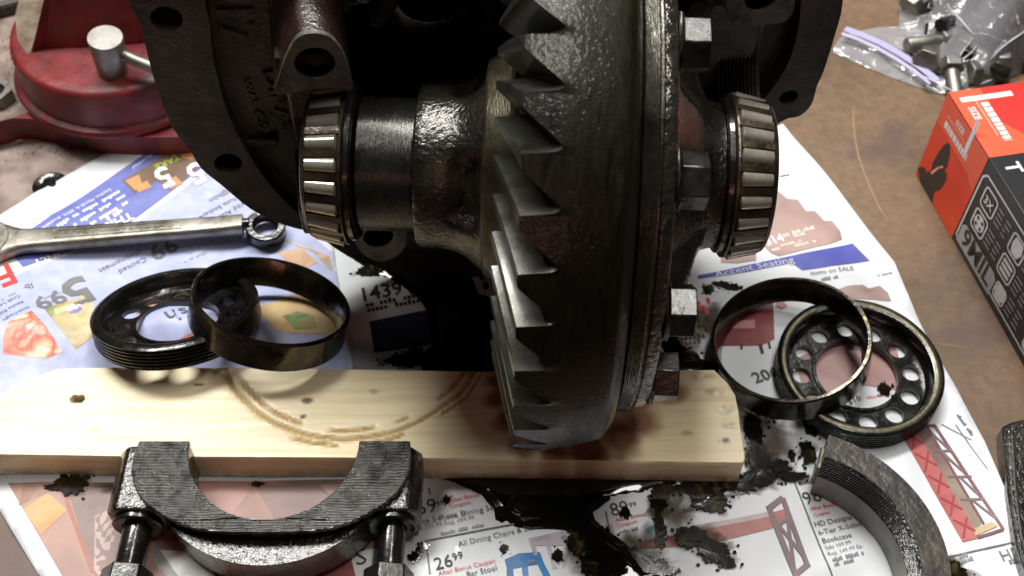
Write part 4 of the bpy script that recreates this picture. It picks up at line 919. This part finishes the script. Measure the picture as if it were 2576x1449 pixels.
nutR = adjuster('threaded adjuster nut with a dull brass coloured rim, by the armchair picture', normal_frame(cR, nR, .35), M_dull)
nS = Vector((-.19, .03, .98)); cS = at(1988, 848, 2.35) - nS.normalized() * 1.5
race('brown oiled bearing race lying over the edge of the brass rimmed adjuster nut', normal_frame(cS, nS))
print('NUTS', [tuple(round(q, 2) for q in v) for v in (cL, cC, cR, cS)])

# ------------------------------------------------------------------ bearing caps
def front_cap():
    ZT = 3.1; C = at(690, 1112, ZT); root = thing('bearing_cap', 'oil wet bearing cap with two bolts lying in front of the pine board', 'bearing cap', Vector((C.x, C.y, 0)), 'iron bearing caps')
    def arc(r, a0, a1, n=40): return [(r * math.cos(R(a0 + (a1 - a0) * k / n)), r * math.sin(R(a0 + (a1 - a0) * k / n))) for k in range(n + 1)]
    T = lambda z: frame((C.x, C.y, z), (1, 0, 0), (0, 1, 0), (0, 0, 1))
    # machined side face: half ring running out into the two ends
    half = [(5.95, .05), (6.05, -.7), (6.0, -1.4), (5.8, -2.0), (5.5, -2.5), (5.0, -3.0), (4.3, -3.5), (3.6, -3.85), (2.85, -4.12), (2.1, -4.24), (1.2, -4.31)]
    face = [(-3.72, .05)] + arc(3.72, 183, 357, 50) + [(3.72, .05)] + half + [(0, -4.35)] + [(-p[0], p[1]) for p in half[::-1]]
    m = MB(); m.prism(face, .28, T(ZT)); m.build('machined_face', M_capface, root, world=True, smooth=40, bevel=.07)
    body = [(-3.78, .03)] + arc(3.78, 183, 357, 50) + [(3.78, .03), (5.8, .03), (5.8, -1.3), (5.2, -2.5)] + arc(4.25, 322, 218, 40) + [(-5.2, -2.5), (-5.8, -1.3), (-5.8, .03)]
    m = MB(); m.prism(body, 1.0, T(ZT - .26)); m.build('neck', M_black, root, world=True, smooth=40)
    low = [(-3.8, .0)] + arc(3.8, 183, 357, 50) + [(3.8, .0), (5.2, .0)] + arc(5.45, 340, 200, 50) + [(-5.2, .0)]
    m = MB(); m.prism(low, 1.85, T(ZT - .72)); m.build('outer_bead', M_cap, root, world=True, smooth=40, bevel=.26, seg=4)
    for sx in (-1, 1):
        m = MB(); cxp = 5.25 if sx > 0 else -5.75; bz = 1.5
        ptsz = [(cxp + sx * (-.55), -1.35), (cxp + sx * .7, -1.35), (cxp + sx * 1.2, -.8), (cxp + sx * 1.2, .7), (cxp + sx * .8, 1.24), (cxp - sx * .9, 1.24), (cxp - sx * 1.25, .7), (cxp - sx * 1.25, -.8)]
        m.prism([(p[0], p[1]) for p in ptsz], 3.1, frame((C.x, C.y + .02, bz), (1, 0, 0), (0, 0, 1), (0, -1, 0)) @ Matrix.Translation((0, 0, 3.1)))
        m.build('boss', M_cap, root, world=True, smooth=40, bevel=.18, seg=3)
        m = MB(); BM = frame((C.x + cxp, C.y - 3.06, bz), (0, -1, 0), (1, 0, 0), (0, 0, -1)); m.lathe([(-.1, 1.1), (.22, 1.08), (.28, 1.0), (.28, .66)], 40, BM, caps=False); m.build('spot_face', M_black, root, world=True)
        m = MB(); pr = [(.0, .62), (1.6, .62)]
        m.lathe([(0, .60), (2.2, .60), (2.25, .58)], 40, BM)
        bo = m.build('cap_bolt', M_black, root, world=True); FR[bo] = FR[root]
        m = MB(); hx = [(math.cos(R(60 * k + 12)) * 1.08, math.sin(R(60 * k + 12)) * 1.08) for k in range(6)]
        m.prism(hx, .95, BM @ frame((3.2, 0, 0), (0, 1, 0), (0, 0, 1), (1, 0, 0)))
        o = m.build('bolt_head', M_bolt, bo, smooth=30, bevel=.06, world=True)
front_cap()
def right_cap():
    ZT = 2.9; C = at(2019, 1390, ZT); root = thing('bearing_cap', 'rusty half round bearing cap with inner threads beside the bookcase picture', 'bearing cap', Vector((C.x, C.y, 0)), 'iron bearing caps')
    T = frame((C.x, C.y, 0), (1, 0, 0), (0, 1, 0), (0, 0, 1)) @ ZXY
    a0, a1 = R(-92), R(70)
    m = MB(); m.lathe([(ZT, 4.82), (ZT, 5.95), (ZT - .1, 6.02), (.1, 5.9), (.1, 5.2), (ZT - .05, 4.82)], 60, T, a0, a1, loop=True); m.build('body', M_rust, root, world=True, smooth=40)
    m = MB(); pr = [(ZT - .02, 4.80)]; z = ZT - .1
    while z > ZT - 1.25: pr += [(z, 4.66), (z - .05, 4.66), (z - .1, 4.78), (z - .14, 4.78)]; z -= .19
    pr += [(z, 4.66), (z - .02, 5.0), (ZT - .03, 5.0)]
    m.lathe(pr, 60, T, a0, a1, loop=True); m.build('threads', M_cap, root, world=True, smooth=30)
    m = MB(); m.lathe([(z - .02, 4.60), (.12, 4.50), (.12, 5.1), (z - .02, 5.1)], 60, T, a0, a1, loop=True); m.build('bore', M_grey, root, world=True, smooth=40)
    # the parted end: boss with bolt hole
    e = R(70); d = Vector((math.cos(e), math.sin(e), 0)); t = Vector((-d.y, d.x, 0)); o = Vector((C.x, C.y, 0)) + d * 5.9 
    m = MB(); m.box((0, 0, 0), (.16, 1.1, 1.5), frame(Vector((C.x, C.y, 1.6)) + d * 5.05 + t * .06, t, d, (0, 0, 1))); m.build('parting_face', M_dull, root, world=True, bevel=.03)
right_cap()

# ------------------------------------------------------------------ wrench
def wrench():
    a, b_ = at(-10, 612, 1.0), at(612, 565, 1.2); root = thing('wrench', 'grimy combination wrench lying across the grocery page towards the housing', 'wrench', Vector(((a.x + b_.x) / 2, (a.y + b_.y) / 2, .3)))
    t = (b_ - a); L = t.length; t.normalize(); up = (Vector((0, 0, 1)) - t * t.z).normalized(); u = up.cross(t); W = frame(a, t, u, up)
    m = MB(); st = []
    n = 30
    for i in range(n + 1):
        q = i / n; hw = .70 - .20 * q + .5 * (1 - sm(0, .16, q)) ** 2 + .0 * sm(.9, 1, q); th = .36 + .06 * sm(.9, 1, q) + .04 * (1 - sm(0, .15, q))
        st.append((L * q, hw, th))
    sec = [(-1, -.55), (-1, .55), (-.82, .92), (-.6, 1), (.6, 1), (.82, .92), (1, .55), (1, -.55), (.82, -.92), (-.82, -.92)]
    vs = [(x, s0 * hw, s1 * th) for (x, hw, th) in st for (s0, s1) in sec]; k = len(sec)
    fs = [[i * k + j, i * k + (j + 1) % k, (i + 1) * k + (j + 1) % k, (i + 1) * k + j] for i in range(n) for j in range(k)] + [[j for j in range(k)], [n * k + j for j in range(k)][::-1]]
    m.add(vs, fs, W); m.build('shank', M_wrench, root, world=True, smooth=45)
    # raised border of the maker's panel and its worn lettering
    m = MB()
    p0, p1 = L * .245, L * .755
    for (x0_, x1_, y0_, y1_) in ((p0, p1, .235, .27), (p0, p1, -.27, -.235), (p0, p0 + .04, -.27, .27), (p1 - .04, p1, -.27, .27)): m.box(((x0_ + x1_) / 2, (y0_ + y1_) / 2, .38), (x1_ - x0_, y1_ - y0_, .05), W)
    m.build('panel_border', M_wrench, root, world=True, smooth=0)
    v, f = glyphs('CHROME - VANADIUM', True); x0_ = min(q[0] for q in v); x1_ = max(q[0] for q in v); kk = (p1 - p0 - .8) / (x1_ - x0_)
    cnt = {}
    for q in f:
        for i in range(len(q)): cnt[(q[i], q[(i + 1) % len(q)])] = 1
    nn = len(v); pts = [(p1 - .4 - (q[0] - x0_) * kk, .13 - q[1] * kk * .55) for q in v]
    m = MB(); m.add([(p[0], p[1], .395) for p in pts] + [(p[0], p[1], .34) for p in pts], list(f) + [[a_, a_ + nn, b0 + nn, b0] for (a_, b0) in cnt if (b0, a_) not in cnt], W)
    m.build('stamped_lettering', M_wrench, root, world=True, smooth=0)
    # box end ring, tilted
    c = at(668, 572, .95); nrm = (Vector((0, 0, 1)) + t * .12 - u * .1).normalized(); RM = normal_frame(c, nrm) @ ZXY
    m = MB(); m.lathe([(-.42, .66), (-.42, .98), (-.34, 1.06), (.18, 1.06), (.26, .98), (.26, .70), (.2, .64), (-.36, .62)], 48, RM, loop=True); m.tube([a + t * (L - .3), a + t * (L + .35) + up * .05], [.36, .3], 12); m.build('ring_end', M_black, root, world=True, smooth=40)
    m = MB()
    c2 = a - t * .55; RM = normal_frame(c2, (0, 0, 1)) @ ZXY
    m.lathe([(-.45, .0), (-.45, 1.25), (-.3, 1.4), (.3, 1.4), (.45, 1.28), (.46, .8), (.46, 0)], 48, RM, caps=False); m.build('open_end', M_wrench, root, world=True, smooth=40)
wrench()

# ------------------------------------------------------------------ bench vise
def vise():
    ZT = 4.6; C = at(292, 58, ZT); root = thing('bench_vise', 'red bench vise with chipped enamel and a steel locking handle', 'vise', Vector((C.x, C.y, 0)))
    Z = frame((C.x, C.y, 0), (1, 0, 0), (0, 1, 0), (0, 0, 1)) @ ZXY
    m = MB(); m.lathe([(1.7, 6.2), (1.75, 6.45), (1.95, 6.52), (2.15, 6.4), (2.25, 6.1), (ZT - .35, 5.98), (ZT - .12, 5.9), (ZT, 5.7), (ZT + .02, 5.2), (ZT + .02, 0)], 96, Z, caps=False); m.build('swivel_base', M_red, root, world=True, smooth=40)
    m = MB(); top = [at(*p, ZT + .03) for p in [(44, 100), (70, 140), (76, 134), (92, 84), (118, 0), (128, -60), (60, -40), (38, 40)]]
    m.add([p for p in top] + [p + Vector((0, 0, .03)) for p in top], [[k + 8 for k in range(8)]] + [[k, (k + 1) % 8, 8 + (k + 1) % 8, 8 + k] for k in range(8)]); m.build('worn_top', M_worn, root, world=True, smooth=0)
    b0 = [at(*p, ZT) for p in [(78, 134), (110, 124), (215, 121), (345, 112), (470, 80), (480, -60), (150, -90)]]; t0 = [at(*p, 11.) for p in [(150, -170), (160, -180), (260, -185), (350, -190), (440, -200), (450, -300), (180, -300)]]
    m = MB(); m.add(b0 + t0, [[k, (k + 1) % 7, 7 + (k + 1) % 7, 7 + k] for k in range(7)] + [[6, 5, 4, 3, 2, 1, 0], [7, 8, 9, 10, 11, 12, 13]]); m.build('body', M_red, root, world=True, smooth=40, bevel=.35, seg=3)
    base = [at(*p, 1.7) for p in [(-120, 335), (0, 306), (60, 286), (84, 276), (104, 262), (200, 180), (420, 100), (700, 150)]] + [at(*p, .05) for p in [(720, 300), (600, 385), (450, 398), (390, 398), (320, 394), (282, 391), (240, 383), (200, 374), (165, 362), (130, 355), (95, 351), (60, 350), (30, 354), (0, 361), (-50, 372), (-120, 380)]]
    m = MB(); m.prism([(p.x, p.y) for p in base], 1.66, frame((0, 0, 1.7), (1, 0, 0), (0, 1, 0), (0, 0, 1))); m.build('base_plate', M_red, root, world=True, smooth=50, bevel=.45, seg=4)
    P0, P1 = at(284, 178, ZT), at(264, 94, 7.1); ax = P1 - P0; L = ax.length; HM = frame_x(P0, ax, (0, 1, 0))
    m = MB(); m.lathe([(-.1, .82), (0, .80), (L - .08, .94), (L, .9), (L + .01, .1), (L + .01, 0)], 40, HM); h = m.build('lock_handle', M_steel, root, world=True, smooth=40); FR[h] = FR[root]
    m = MB(); q = P0 + ax * .55; m.tube([q + Vector((.3, 0, .1)), q + Vector((1.6, -.5, -.15)), q + Vector((5.2, -1.9, -.75))], .33, 16); m.build('rod', M_steel, h, world=True, smooth=40)
vise()
# rusty debris and a bright nut at the left edge
c = at(2, 252, 0); nt_ = thing('hex_nut', 'bright steel nut lying in rusty dirt at the left edge by the vise', 'nut', Vector((c.x, c.y, 0)))
mb = MB(); mb.prism([(.95 * math.cos(R(60 * k)), .95 * math.sin(R(60 * k))) for k in range(6)], .8, frame((0, 0, .85), (1, 0, 0), (0, 1, 0), (0, 0, 1)), [[(.5 * math.cos(2 * math.pi * k / 20), .5 * math.sin(2 * math.pi * k / 20)) for k in range(20)]]); mb.build('nut_body', M_steel, nt_, bevel=.08)
mb = MB(); rr = random.Random(5)
for k in range(260):
    px, py = rr.choice([(rr.gauss(30, 40), rr.gauss(200, 40)), (rr.gauss(60, 60), rr.gauss(300, 22)), (rr.gauss(110, 70), rr.gauss(385, 14)), (rr.gauss(20, 30), rr.gauss(120, 30))]); p = at(px, py); s_ = rr.uniform(.03, .11)
    mb.add([p + Vector((s_ * rr.uniform(.5, 1), 0, .01)), p + Vector((-s_ * .5, s_, .01)), p + Vector((-s_ * .6, -s_ * .8, .01)), p + Vector((0, 0, s_))], [[0, 1, 3], [1, 2, 3], [2, 0, 3], [0, 2, 1]])
o = mb.build('metal_filings', M_rag, recalc=False, smooth=0); o['kind'] = 'stuff'; tag(o, 'rusty filings and dirt scattered on the bench round the vise foot', 'filings')

# ------------------------------------------------------------------ glove box
def glove_box():
    H = 6.1; Bc, Ec = at(2303, 437), at(2510, 806); d = (Ec - Bc); d.z = 0; d.normalize(); n = Vector((d.y, -d.x, 0));  n = n if n.x < 0 else -n
    L, Wd = 24., 13.
    root = thing('glove_box', 'orange and black cardboard box of work gloves on the bench', 'box', Vector((Bc.x, Bc.y, 0)))
    M_board = plain('black_printed_card', srgb(34, 35, 38), .38); M_or = mat_photo('orange_printed_card', [(206, 52, 34), (224, 66, 36), (232, 96, 40)], 14); M_cor = plain('coral_printed_card', srgb(232, 92, 62), .4); M_wh = plain('white_print', srgb(222, 222, 224), .45); M_or2 = mat_photo('red_printed_card', [(186, 36, 34), (206, 50, 42)], 14); M_gl = plain('printed_glove', srgb(44, 34, 26), .4); M_pk = plain('pink_print', srgb(240, 170, 150), .45)
    BF = frame(Bc + Vector((0, 0, .02)), d, -n, (0, 0, 1)) 
    m = MB(); m.box((L / 2, Wd / 2, H / 2), (L, Wd, H), BF); m.build('carton', M_board, root, world=True, bevel=.06)
    SFm = frame(Bc + n * .012 + Vector((0, 0, .02)), d, (0, 0, 1), n); TFm = frame(Bc + Vector((0, 0, H + .032)), d, -n, (0, 0, 1))
    def face(Fm, poly, mat, name, w=.0):
        v, f = fill(poly, 2.); m = MB(); m.add([(p.x, p.y, w) for p in v], f, Fm); m.build(name, mat, root, world=True, recalc=False, smooth=0)
    XO = 4.85
    face(SFm, [(.02, .02), (XO, .02), (XO, H - .02), (.02, H - .02)], M_or, 'orange_end_panel')
    face(SFm, [(.02, H - 1.95), (XO - .9, H - 2.1), (XO - .0, H - 2.6), (XO, H - .02), (.02, H - .02)], M_cor, 'coral_band', .006)
    gl = [(.02, .5), (.45, 1.0), (.95, 1.05), (1.15, 1.5), (1.05, 1.95), (1.15, 2.8), (1.35, 3.55), (1.6, 4.0), (1.85, 3.95), (2.1, 3.6), (2.25, 2.9), (2.2, 2.5), (2.5, 2.5), (2.6, 2.2), (2.55, 1.6), (2.4, 1.15), (2.25, .95), (2.1, .7), (2.3, .02), (.6, .02)]
    face(SFm, gl, M_gl, 'glove_picture', .012)
    face(SFm, [(1.2, 1.35), (1.6, 2.2), (1.75, 2.25), (1.35, 1.3)], M_pk, 'glove_picture', .018); face(SFm, [(1.7, 2.3), (1.95, 2.6), (2.0, 2.5), (1.8, 2.25)], M_pk, 'glove_picture', .018)
    def line(Fm, a, b_, wd, mat, w=.01):
        a, b_ = Vector(a), Vector(b_); t = (b_ - a).normalized(); u = Vector((-t.y, t.x)) * wd / 2
        m = MB(); m.add([(*(a + u), w), (*(a - u), w), (*(b_ - u), w), (*(b_ + u), w)], [[0, 1, 2, 3]], Fm); return m
    def lines(Fm, segs, wd, mat, name, w=.01):
        m = MB()
        for a, b_ in segs: q = line(Fm, a, b_, wd, mat, w); m.add(q.v, q.f)
        m.build(name, mat, root, world=True, recalc=False, smooth=0)
    def word(Fm, body, a, b_, mat, hs=1., bold=True, w=.016):
        v, f = glyphs(body, bold); a, b_ = Vector(a), Vector(b_); t = b_ - a; x0 = min(p[0] for p in v); x1 = max(p[0] for p in v); k = t.length / (x1 - x0); t.normalize(); u = Vector((-t.y, t.x))
        m = MB(); m.add([(*(a + t * ((p[0] - x0) * k) + u * (p[1] * k * hs)), w) for p in v], f, Fm); m.build('printed_text', mat, root, world=True, recalc=False, smooth=0)
    def bars_(Fm, x0, x1, y, h, mat, w=.014):
        rr = random.Random(int(x0 * 50 + y * 9)); segs = []; x = x0
        while x < x1: l = rr.uniform(.18, .34); segs.append(((x, y), (min(x + l, x1), y))); x += l + .07
        lines(Fm, segs, h, mat, 'small_print', w)
    word(SFm, 'SIZE', (1.55, H - .78), (2.45, H - .78), M_wh); word(SFm, '1', (2.95, H - 1.35), (3.25, H - 1.35), M_wh, 1.5)
    lines(SFm, [((.7, H - .98), (2.8, H - .98))], .06, M_pk, 'printed_rule'); bars_(SFm, .75, 3.4, H - 1.5, .42, M_wh)
    face(TFm, [(.02, .02), (XO, .02), (XO, Wd - .05), (.02, Wd - .05)], M_cor, 'orange_top_panel', .0)
    face(TFm, [(.02, 1.75), (2.6, 1.75), (XO - .2, 3.2), (XO - .2, Wd - .1), (.02, Wd - .1)], M_or2, 'red_top_panel', .006)
    word(TFm, '1', (.55, .45), (.9, .45), M_wh, 1.6, True, .016); word(TFm, 'SIZE', (1.3, .5), (2.25, .5), M_wh)
    lines(TFm, [((.95, 1.12), (3.5, 1.12))], .06, M_pk, 'printed_rule'); bars_(TFm, 1.1, 3.9, 1.5, .42, M_wh)
    word(TFm, 'T', (XO + .5, .5), (XO + 1.2, .5), M_wh)
    # black side: white frame, icons, bars of small print, thickness badge
    x0, x1 = XO, 22.
    fr = [(x0 + .2, .55), (x0 + .2, H - 1.1), (x0 + .5, H - .75), (x1, H - .75)]
    lines(SFm, [(fr[0], fr[1]), (fr[1], fr[2]), (fr[2], fr[3]), ((x0 + .2, .55), (x1, .55))], .12, M_wh, 'printed_frame')
    def icon(px, py, hw=.62, txt=None, kind=0):
        c = (px, py); r = .22; P = []
        for sx, sy in ((1, 1), (-1, 1), (-1, -1), (1, -1)):
            for k in range(5):
                a = math.atan2(sy, sx) - math.pi / 4 + math.pi / 2 * k / 4; P.append((c[0] + sx * (hw - r) + r * math.cos(a), c[1] + sy * (hw - r) + r * math.sin(a)))
        lines(SFm, [(P[k], P[(k + 1) % len(P)]) for k in range(len(P))], .11, M_wh, 'icon_frame')
        if txt: word(SFm, txt, (c[0] - .42, c[1] - .28), (c[0] + .42, c[1] - .28), M_wh)
        elif kind == 1:
            face(SFm, [(c[0] + .48 * math.cos(a), c[1] + .48 * math.sin(a)) for a in [2 * math.pi * k / 20 for k in range(20)]], M_wh, 'icon', .012)
            for dx, dy in ((-.22, .2), (.22, .2), (-.22, -.2), (.22, -.2)): face(SFm, [(c[0] + dx + .12 * math.cos(a), c[1] + dy + .12 * math.sin(a)) for a in [2 * math.pi * k / 10 for k in range(10)]], M_board, 'icon', .018)
        elif kind == 2:
            for dy in (-.32, 0, .32): face(SFm, [(c[0] - .45, c[1] + dy - .11), (c[0] + .45, c[1] + dy - .11), (c[0] + .45, c[1] + dy + .11), (c[0] - .45, c[1] + dy + .11)], M_wh, 'icon', .012)
        else:
            face(SFm, [(c[0] - .3, c[1] - .5), (c[0] + .25, c[1] - .5), (c[0] + .5, c[1]), (c[0] + .35, c[1] + .5), (c[0] - .35, c[1] + .5), (c[0] - .45, c[1])], M_wh, 'icon', .012)
        rr = random.Random(int(px * 31 + py)); segs = []
        for k in range(4):
            yk = c[1] - hw + .2 + .3 * (3 - k); xx = c[0] + hw + .2; segs += [((xx, yk), (xx + rr.uniform(.5, .7), yk)), ((xx + .8, yk), (xx + rr.uniform(1.0, 1.4), yk))]
        lines(SFm, segs, .13, plain('grey_print', srgb(140, 140, 144), .5), 'small_print')
    icon(6.25, 4.3, .62, '3X'); icon(6.25, 2.75, .62, None, 1)
    for q_, x_ in enumerate((9.3, 12.6, 15.9)): icon(x_, 4.3, .62, None, (0, 1, 2)[q_]); icon(x_, 2.75, .62, None, (2, 0, 1)[q_]); icon(x_ + .4, 1.25, .5, None, (0, 2, 1)[q_])
    cxx = x0 + 2.6; face(SFm, [(x0 + .35, .35), (x0 + 4.2, .35), (x0 + 4.2, 1.5), (x0 + 3.9, 1.75), (x0 + .6, 1.75), (x0 + .35, 1.5)], plain('badge_grey', srgb(176, 176, 180), .45), 'thickness_badge', .014)
    word(SFm, '9MIL', (x0 + .7, .62), (x0 + 3.9, .62), M_board, 1.0, True, .022)
glove_box()

# ------------------------------------------------------------------ zip bag of parts
def bag():
    pts = [(2098, 118), (2112, 98), (2150, 82), (2205, 72), (2262, 68), (2262, 20), (2250, -30), (2300, -90), (2480, -120), (2660, -60), (2680, 120), (2580, 180), (2500, 215), (2440, 238), (2400, 244), (2340, 232), (2250, 200), (2170, 168), (2095, 135)]
    P = [at(*p) for p in pts]; cc = at(2470, 60); root = thing('zip_bag', 'crumpled clear zip bag with small dark parts inside, behind the glove box', 'plastic bag', Vector((cc.x, cc.y, 0)))
    v, f = fill(P, .38); E_ = [Vector((p.x, p.y, 0)) for p in P]; n = len(P)
    def edged(p):
        b = 99
        for i in range(n):
            a, c = E_[i], E_[(i + 1) % n]; t = max(0, min(1, (p - a).dot(c - a) / (c - a).length_squared)); b = min(b, (a + (c - a) * t - p).length)
        return b
    def ridge(x, y, s, z): return 1 - abs(nz(x, y, z, s)) * 2.2
    vs = []
    for p in v:
        e = edged(p); q = sm(2.5, 9., (Vector((p.x, p.y, 0)) - at(2180, 150)).length - 1)
        hgt = (.25 + 3.6 * q) * (1 - math.exp(-e / 1.6)); cr = max(0, ridge(p.x, p.y, .22, 1)) * 2.4 * q + max(0, ridge(p.x + 9, p.y, .45, 4)) * 1.1 * q + .14 * ridge(p.x, p.y, .5, 8)
        vs.append(Vector((p.x, p.y, .08 + hgt + cr * (1 - math.exp(-e / .8)))))
    m = MB(); m.add(vs, f); m.build('upper_film', M_bag, root, world=True, recalc=False, smooth=28)
    m = MB(); m.add([Vector((p.x, p.y, .05)) for p in v], f); m.build('lower_film', M_bag, root, world=True, recalc=False, smooth=60)
    def ztop(x, y):
        p = Vector((x, y, 0)); e = edged(p); q = sm(2.5, 9., (Vector((x, y, 0)) - at(2180, 150)).length - 1)
        return .08 + (.25 + 3.6 * q) * (1 - math.exp(-e / 1.6)) + (max(0, ridge(x, y, .22, 1)) * 2.4 * q + max(0, ridge(x + 9, y, .45, 4)) * 1.1 * q + .14 * ridge(x, y, .5, 8)) * (1 - math.exp(-e / .8))
    cm = plain('fold_highlight_film', srgb(206, 208, 212), .25)  # pale tubes along the folds: their bright highlights put into the colour
    for k, (a, b_) in enumerate([((2265, 78), (2372, 128)), ((2300, 60), (2306, 170)), ((2376, 20), (2440, 108)), ((2440, 108), (2530, 128)), ((2330, 150), (2400, 232)), ((2440, 112), (2380, 180)), ((2392, 176), (2448, 122)), ((2470, 12), (2560, 52)), ((2240, 100), (2302, 122)), ((2490, 150), (2576, 110)), ((2420, 200), (2576, 140)), ((2310, 66), (2350, 60)), ((2302, 122), (2350, 116)), ((2500, 40), (2540, 96)), ((2400, 30), (2330, 20))]):
        P0, P1 = at(*a, 1.5), at(*b_, 1.5); pts = []
        for j in range(9):
            c = P0 + (P1 - P0) * (j / 8) + Vector((nz(j * .2, k, 1) * .3, nz(j * .2, k, 5) * .3, 0)); pts.append(Vector((c.x, c.y, ztop(P0.x, P0.y) * (1 - j / 8) + ztop(P1.x, P1.y) * j / 8 + .05)))
        m = MB(); m.tube(pts, [.01 + .035 * math.sin(math.pi * j / 8) for j in range(9)], 6); m.build('crease_highlight', cm, root, world=True, smooth=80)
    zs = plain('zip_strip_plastic', srgb(168, 164, 196), .35)
    for off, wd in ((0, .22), (.55, .12)):
        pts = [at(*p) for p in [(2120, 92), (2160, 106), (2210, 128), (2262, 158), (2310, 190), (2350, 222)]]; m = MB(); vv = []
        for i, p in enumerate(pts):
            t = (pts[min(i + 1, 5)] - pts[max(i - 1, 0)]).normalized(); u = Vector((t.y, -t.x, 0)); c = p + u * off; vv += [c + u * wd + Vector((0, 0, .62)), c - u * wd + Vector((0, 0, .66))]
        m.add(vv, [[2 * i, 2 * i + 1, 2 * i + 3, 2 * i + 2] for i in range(5)]); m.build('zip_strip', zs, root, world=True, recalc=False)
    rr = random.Random(3); dark = M_black; k0 = None
    spots = [(2360, 110), (2400, 60), (2440, 130), (2480, 40), (2500, 170), (2530, 110), (2390, 190), (2560, 60), (2450, 195), (2340, 50), (2420, 0), (2550, 0), (2300, 20), (2420, 95), (2520, 20), (2470, 85), (2380, 30), (2550, 140), (2330, 160), (2440, 165), (2490, 0), (2570, 100)]
    for i, (px, py) in enumerate(spots):
        c = at(px, py, .4); th = thing('spare_bolt', 'dark oily bolt inside the clear zip bag' if i % 2 else 'bright steel bolt inside the clear zip bag', 'bolt', frame(c + Vector((0, 0, rr.uniform(.1, .5))), (1, 0, 0), (0, 1, 0), (0, 0, 1)) @ Matrix.Rotation(rr.uniform(0, 6.28), 4, 'Z') @ Matrix.Rotation(rr.uniform(-.4, .4), 4, 'Y'), 'bolts in the zip bag')
        if k0 is None:
            m = MB(); m.prism([(.85 * math.cos(R(60 * k)), .85 * math.sin(R(60 * k))) for k in range(6)], .7, frame((0, 0, 0), (0, 1, 0), (0, 0, 1), (1, 0, 0))); h0 = m.build('bolt_head', M_steel, th, bevel=.06)
            m = MB(); m.lathe([(0, .45), (2.2, .45), (2.3, .38)], 20); s0 = m.build('bolt_shank', M_steel, th); k0 = 1; h1 = s1 = None
        else:
            for s_ in (h0, s0) if i % 2 == 0 else (h1, s1) if h1 else (h0, s0):
                q = s_.copy(); q.data = q.data if (i % 2 == 0 or h1) else q.data.copy(); COL.objects.link(q); q.parent = th
                if i % 2 and i == 1:
                    q.data.materials[0] = M_black
                    if s_ is h0: hh_ = q
                    else: h1, s1 = hh_, q
bag()

# ------------------------------------------------------------------ things cut by the frame edge
c = at(2556, 1250); root = thing('steel_bar', 'dark scuffed steel bar at the right edge of the bench', 'steel bar', Vector((c.x, c.y, 0)))
mb = MB(); q = [at(*p, .9) for p in [(2521, 1072), (2545, 1060), (2640, 1040), (2700, 1470), (2600, 1500), (2560, 1380), (2535, 1240)]]
mb.prism([(p.x, p.y) for p in q], .88, frame((0, 0, .9), (1, 0, 0), (0, 1, 0), (0, 0, 1))); mb.build('bar', M_cap, root, world=True, bevel=.12, seg=3)
q = [at(*p, 1.3) for p in [(2548, 1078), (2640, 1056), (2690, 1440), (2612, 1470), (2572, 1340), (2556, 1220)]]
mb = MB(); mb.prism([(p.x, p.y) for p in q], .42, frame((0, 0, 1.3), (1, 0, 0), (0, 1, 0), (0, 0, 1))); mb.build('bar_ridge', M_case, root, world=True, bevel=.1)
c = at(60, 10); root = thing('white_tray', 'white edged dark tray at the far left corner of the bench behind the vise', 'tray', Vector((c.x, c.y, 0)))
mb = MB(); a, b_ = at(-60, 62), at(150, 10); t = (b_ - a).normalized(); u = Vector((-t.y, t.x, 0)); TM = frame(a, t, u, (0, 0, 1)); L = (b_ - a).length
mb.box((L / 2, 5, .35), (L, 10, .66), TM); mb.build('tray_base', M_black, root, world=True, bevel=.1)
mb = MB(); mb.box((L / 2, .55, 1.0), (L, .8, .6), TM); mb.box((.5, 5.4, 1.0), (.8, 8.8, .6), TM); mb.box((L - .5, 5.4, 1.0), (.8, 8.8, .6), TM); mb.build('tray_rim', plain('white_enamel', srgb(225, 228, 228), .3), root, world=True, bevel=.1)
